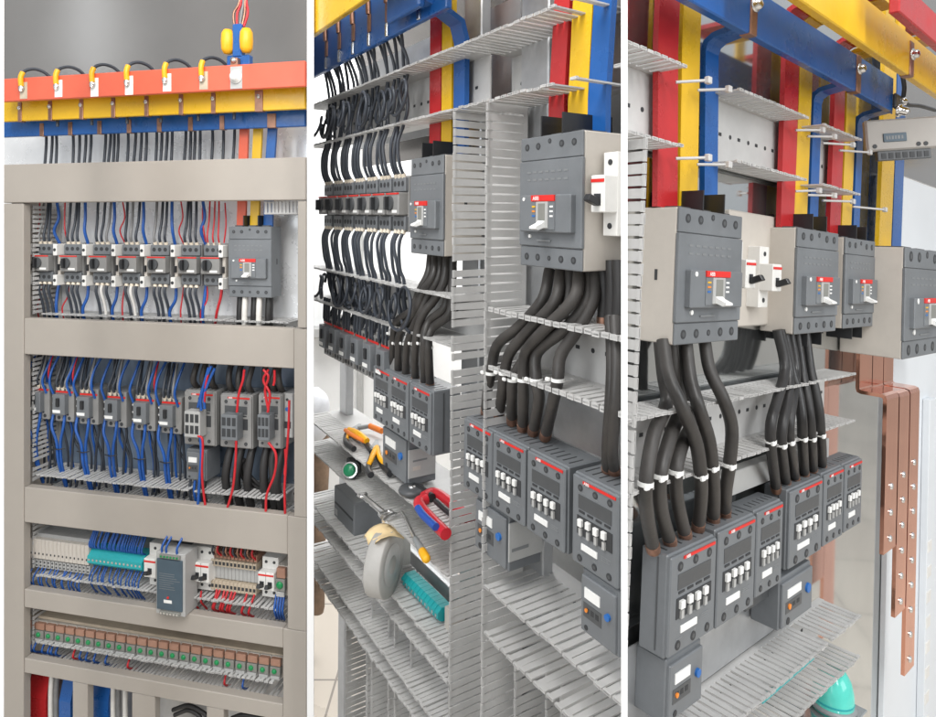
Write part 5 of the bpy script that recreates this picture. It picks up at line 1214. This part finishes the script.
def prune(objs):
    for o in objs:
        try:
            if o.type == 'EMPTY' and not o.children: bpy.data.objects.remove(o)
        except ReferenceError: pass
clip(OBJ['L'], 307.6, True)
clip(OBJ['M'], 313.6, False); clip(LIVE(OBJ["M"]), 621.4, True)
clip(OBJ['R'], 627.2, False)
prune([o for o in bpy.data.objects if o.type == 'EMPTY'])
# room
def struct(name, k): return tag(k.build(name), kind='structure')
k = MB(); k.box((-30, -30, -.05), (30, 30, 0), 'floor_tile')
fl = struct('floor', k)
nt = MATS['floor_tile'].node_tree; b = nt.nodes['Principled BSDF']
br = nt.nodes.new('ShaderNodeTexBrick'); br.offset = 0; br.inputs['Scale'].default_value = 1; br.inputs['Brick Width'].default_value = .45; br.inputs['Row Height'].default_value = .45; br.inputs['Mortar Size'].default_value = .004
br.inputs['Color1'].default_value = (.66, .60, .52, 1); br.inputs['Color2'].default_value = (.60, .54, .47, 1); br.inputs['Mortar'].default_value = (.30, .27, .24, 1)
tc = nt.nodes.new('ShaderNodeTexCoord'); nt.links.new(tc.outputs['Object'], br.inputs['Vector']); nt.links.new(br.outputs['Color'], b.inputs['Base Color'])
k = MB(); k.box((-2.6, 3.6, 0), (2.6, 3.7, 3.2), 'wall_white')
tag(k.build('white_wall'), 'bright white workshop wall beyond the middle frame', 'wall')
for x, w2, nm, lab in ((-1.02, .10, 'wall_pillar', 'pale square pillar on the white workshop wall'), (-.60, .03, 'wall_conduit', 'slim pale conduit running up the white workshop wall')):
    k = MB(); k.box((x, 3.52 if w2 > .05 else 3.56, 0), (x + w2, 3.6, 3.1), 'light_grey_plastic' if w2 < .05 else 'door_white', .004); tag(k.build(nm), lab, 'pillar' if w2 > .05 else 'conduit')
k = MB(); k.box((-1.6, 3.5, .95), (-.2, 3.6, 1.0), 'light_grey_plastic', .004); tag(k.build('wall_rail'), 'grey level rail along the white workshop wall', 'rail')
# brown rolled sheet and white sack behind the far end of the middle frame
def qf(px, py, Y): return CAM + V(((px - CX) / F * Y, Y, (HY - py) / F * Y))
a = qf(315, 612, 2.35)
k = MB(); k.lathe([(.0, 0), (.022, .0), (.026, .02), (.024, .25), (.030, .42), (.034, .58), (.028, .66), (0, .665)], (a.x + .008, 2.35, a.z), 'wood', 18, (.02, 0, 1))
tag(k.build('wooden_post'), 'brown rounded wooden post standing on the tiles at the far left of the middle frame', 'post')
a = qf(318, 425, 2.33)
k = MB(); pr = []
for i in range(11):
    t_ = i / 10; pr.append((.062 * math.sin(math.pi * (.06 + .90 * t_)) ** .6 * (1 + .10 * math.sin(t_ * 9)), -.06 + .19 * t_))
k.lathe([(0, -.06)] + pr + [(0, .13)], (a.x - .015, 2.33, a.z), 'sack', 18)
tag(k.build('white_bag'), 'crumpled white bag on top of the brown post', 'bag')
# light: even daylight from the hall, ceiling tubes and added fill lamps
w = bpy.data.worlds.new('World'); scene.world = w; w.use_nodes = True; nt = w.node_tree; bg = nt.nodes['Background']
tc = nt.nodes.new('ShaderNodeTexCoord'); sp = nt.nodes.new('ShaderNodeSeparateXYZ'); nt.links.new(tc.outputs['Generated'], sp.inputs[0])
cr = nt.nodes.new('ShaderNodeValToRGB'); mr = nt.nodes.new('ShaderNodeMapRange'); mr.inputs['From Min'].default_value = -1
nt.links.new(sp.outputs['Z'], mr.inputs['Value']); nt.links.new(mr.outputs['Result'], cr.inputs['Fac']); nt.links.new(cr.outputs['Color'], bg.inputs['Color'])
e = cr.color_ramp.elements; e[0].position = 0; e[0].color = (.42, .40, .38, 1); e[1].position = 1; e[1].color = (.95, .97, 1, 1)
m_ = e.new(.5); m_.color = (.72, .75, .78, 1)
bg.inputs['Strength'].default_value = .72
def area(name, loc, tgt, sx, sy, power, col=(1, .985, .965)):
    l = bpy.data.lights.new(name, 'AREA'); l.shape = 'RECTANGLE'; l.size = sx; l.size_y = sy; l.energy = power; l.color = col
    o = bpy.data.objects.new(name, l); COL.objects.link(o); o.location = loc
    o.rotation_euler = (V(tgt) - V(loc)).to_track_quat('-Z', 'Y').to_euler(); return o
area('ceiling_tube_and_fill', (-.75, .1, 2.75), (-.66, 1.4, 1.75), .25, 1.4, 15)
area('ceiling_tube_and_fill', (-.30, .25, 2.5), (-.22, 1.15, 1.5), .3, .6, 9)  # small added fill that brightens the left part of the middle frame
area('wall_tube_light', (-2.62, .70, 2.60), (-1.0, 1.75, 2.0), .045, .60, .75, (.88, .94, 1))
area('ceiling_tube_and_fill', (.7, -.8, 3.0), (.5, .9, 1.3), .25, 1.8, 44)
area('daylight_and_fill', (-.35, 2.5, 3.1), (-.6, 3.6, 1.0), 1.2, .8, 80, (1, 1, 1))
area('daylight_and_fill', (-1.9, -1.4, 1.9), (.2, .9, 1.4), 1.4, 1.4, 26, (.93, .97, 1))  # soft fill added from the left front to brighten the bays
area('daylight_and_fill', (2.4, -.9, 1.9), (.8, 1.2, 1.3), 1.6, 1.4, 34, (.95, .98, 1))
cam = bpy.data.cameras.new('camera'); co = bpy.data.objects.new('camera', cam); COL.objects.link(co); scene.camera = co
co.location = CAM; co.rotation_euler = (R(90), 0, 0)
cam.sensor_fit = 'HORIZONTAL'; cam.sensor_width = 36; cam.lens = 36 * F / 936; cam.shift_y = -(358.5 - HY) / 936
cam.clip_start = .02; cam.clip_end = 200
scene.view_settings.view_transform = 'Standard'; scene.view_settings.look = 'None'; scene.view_settings.exposure = 0; scene.view_settings.gamma = 1
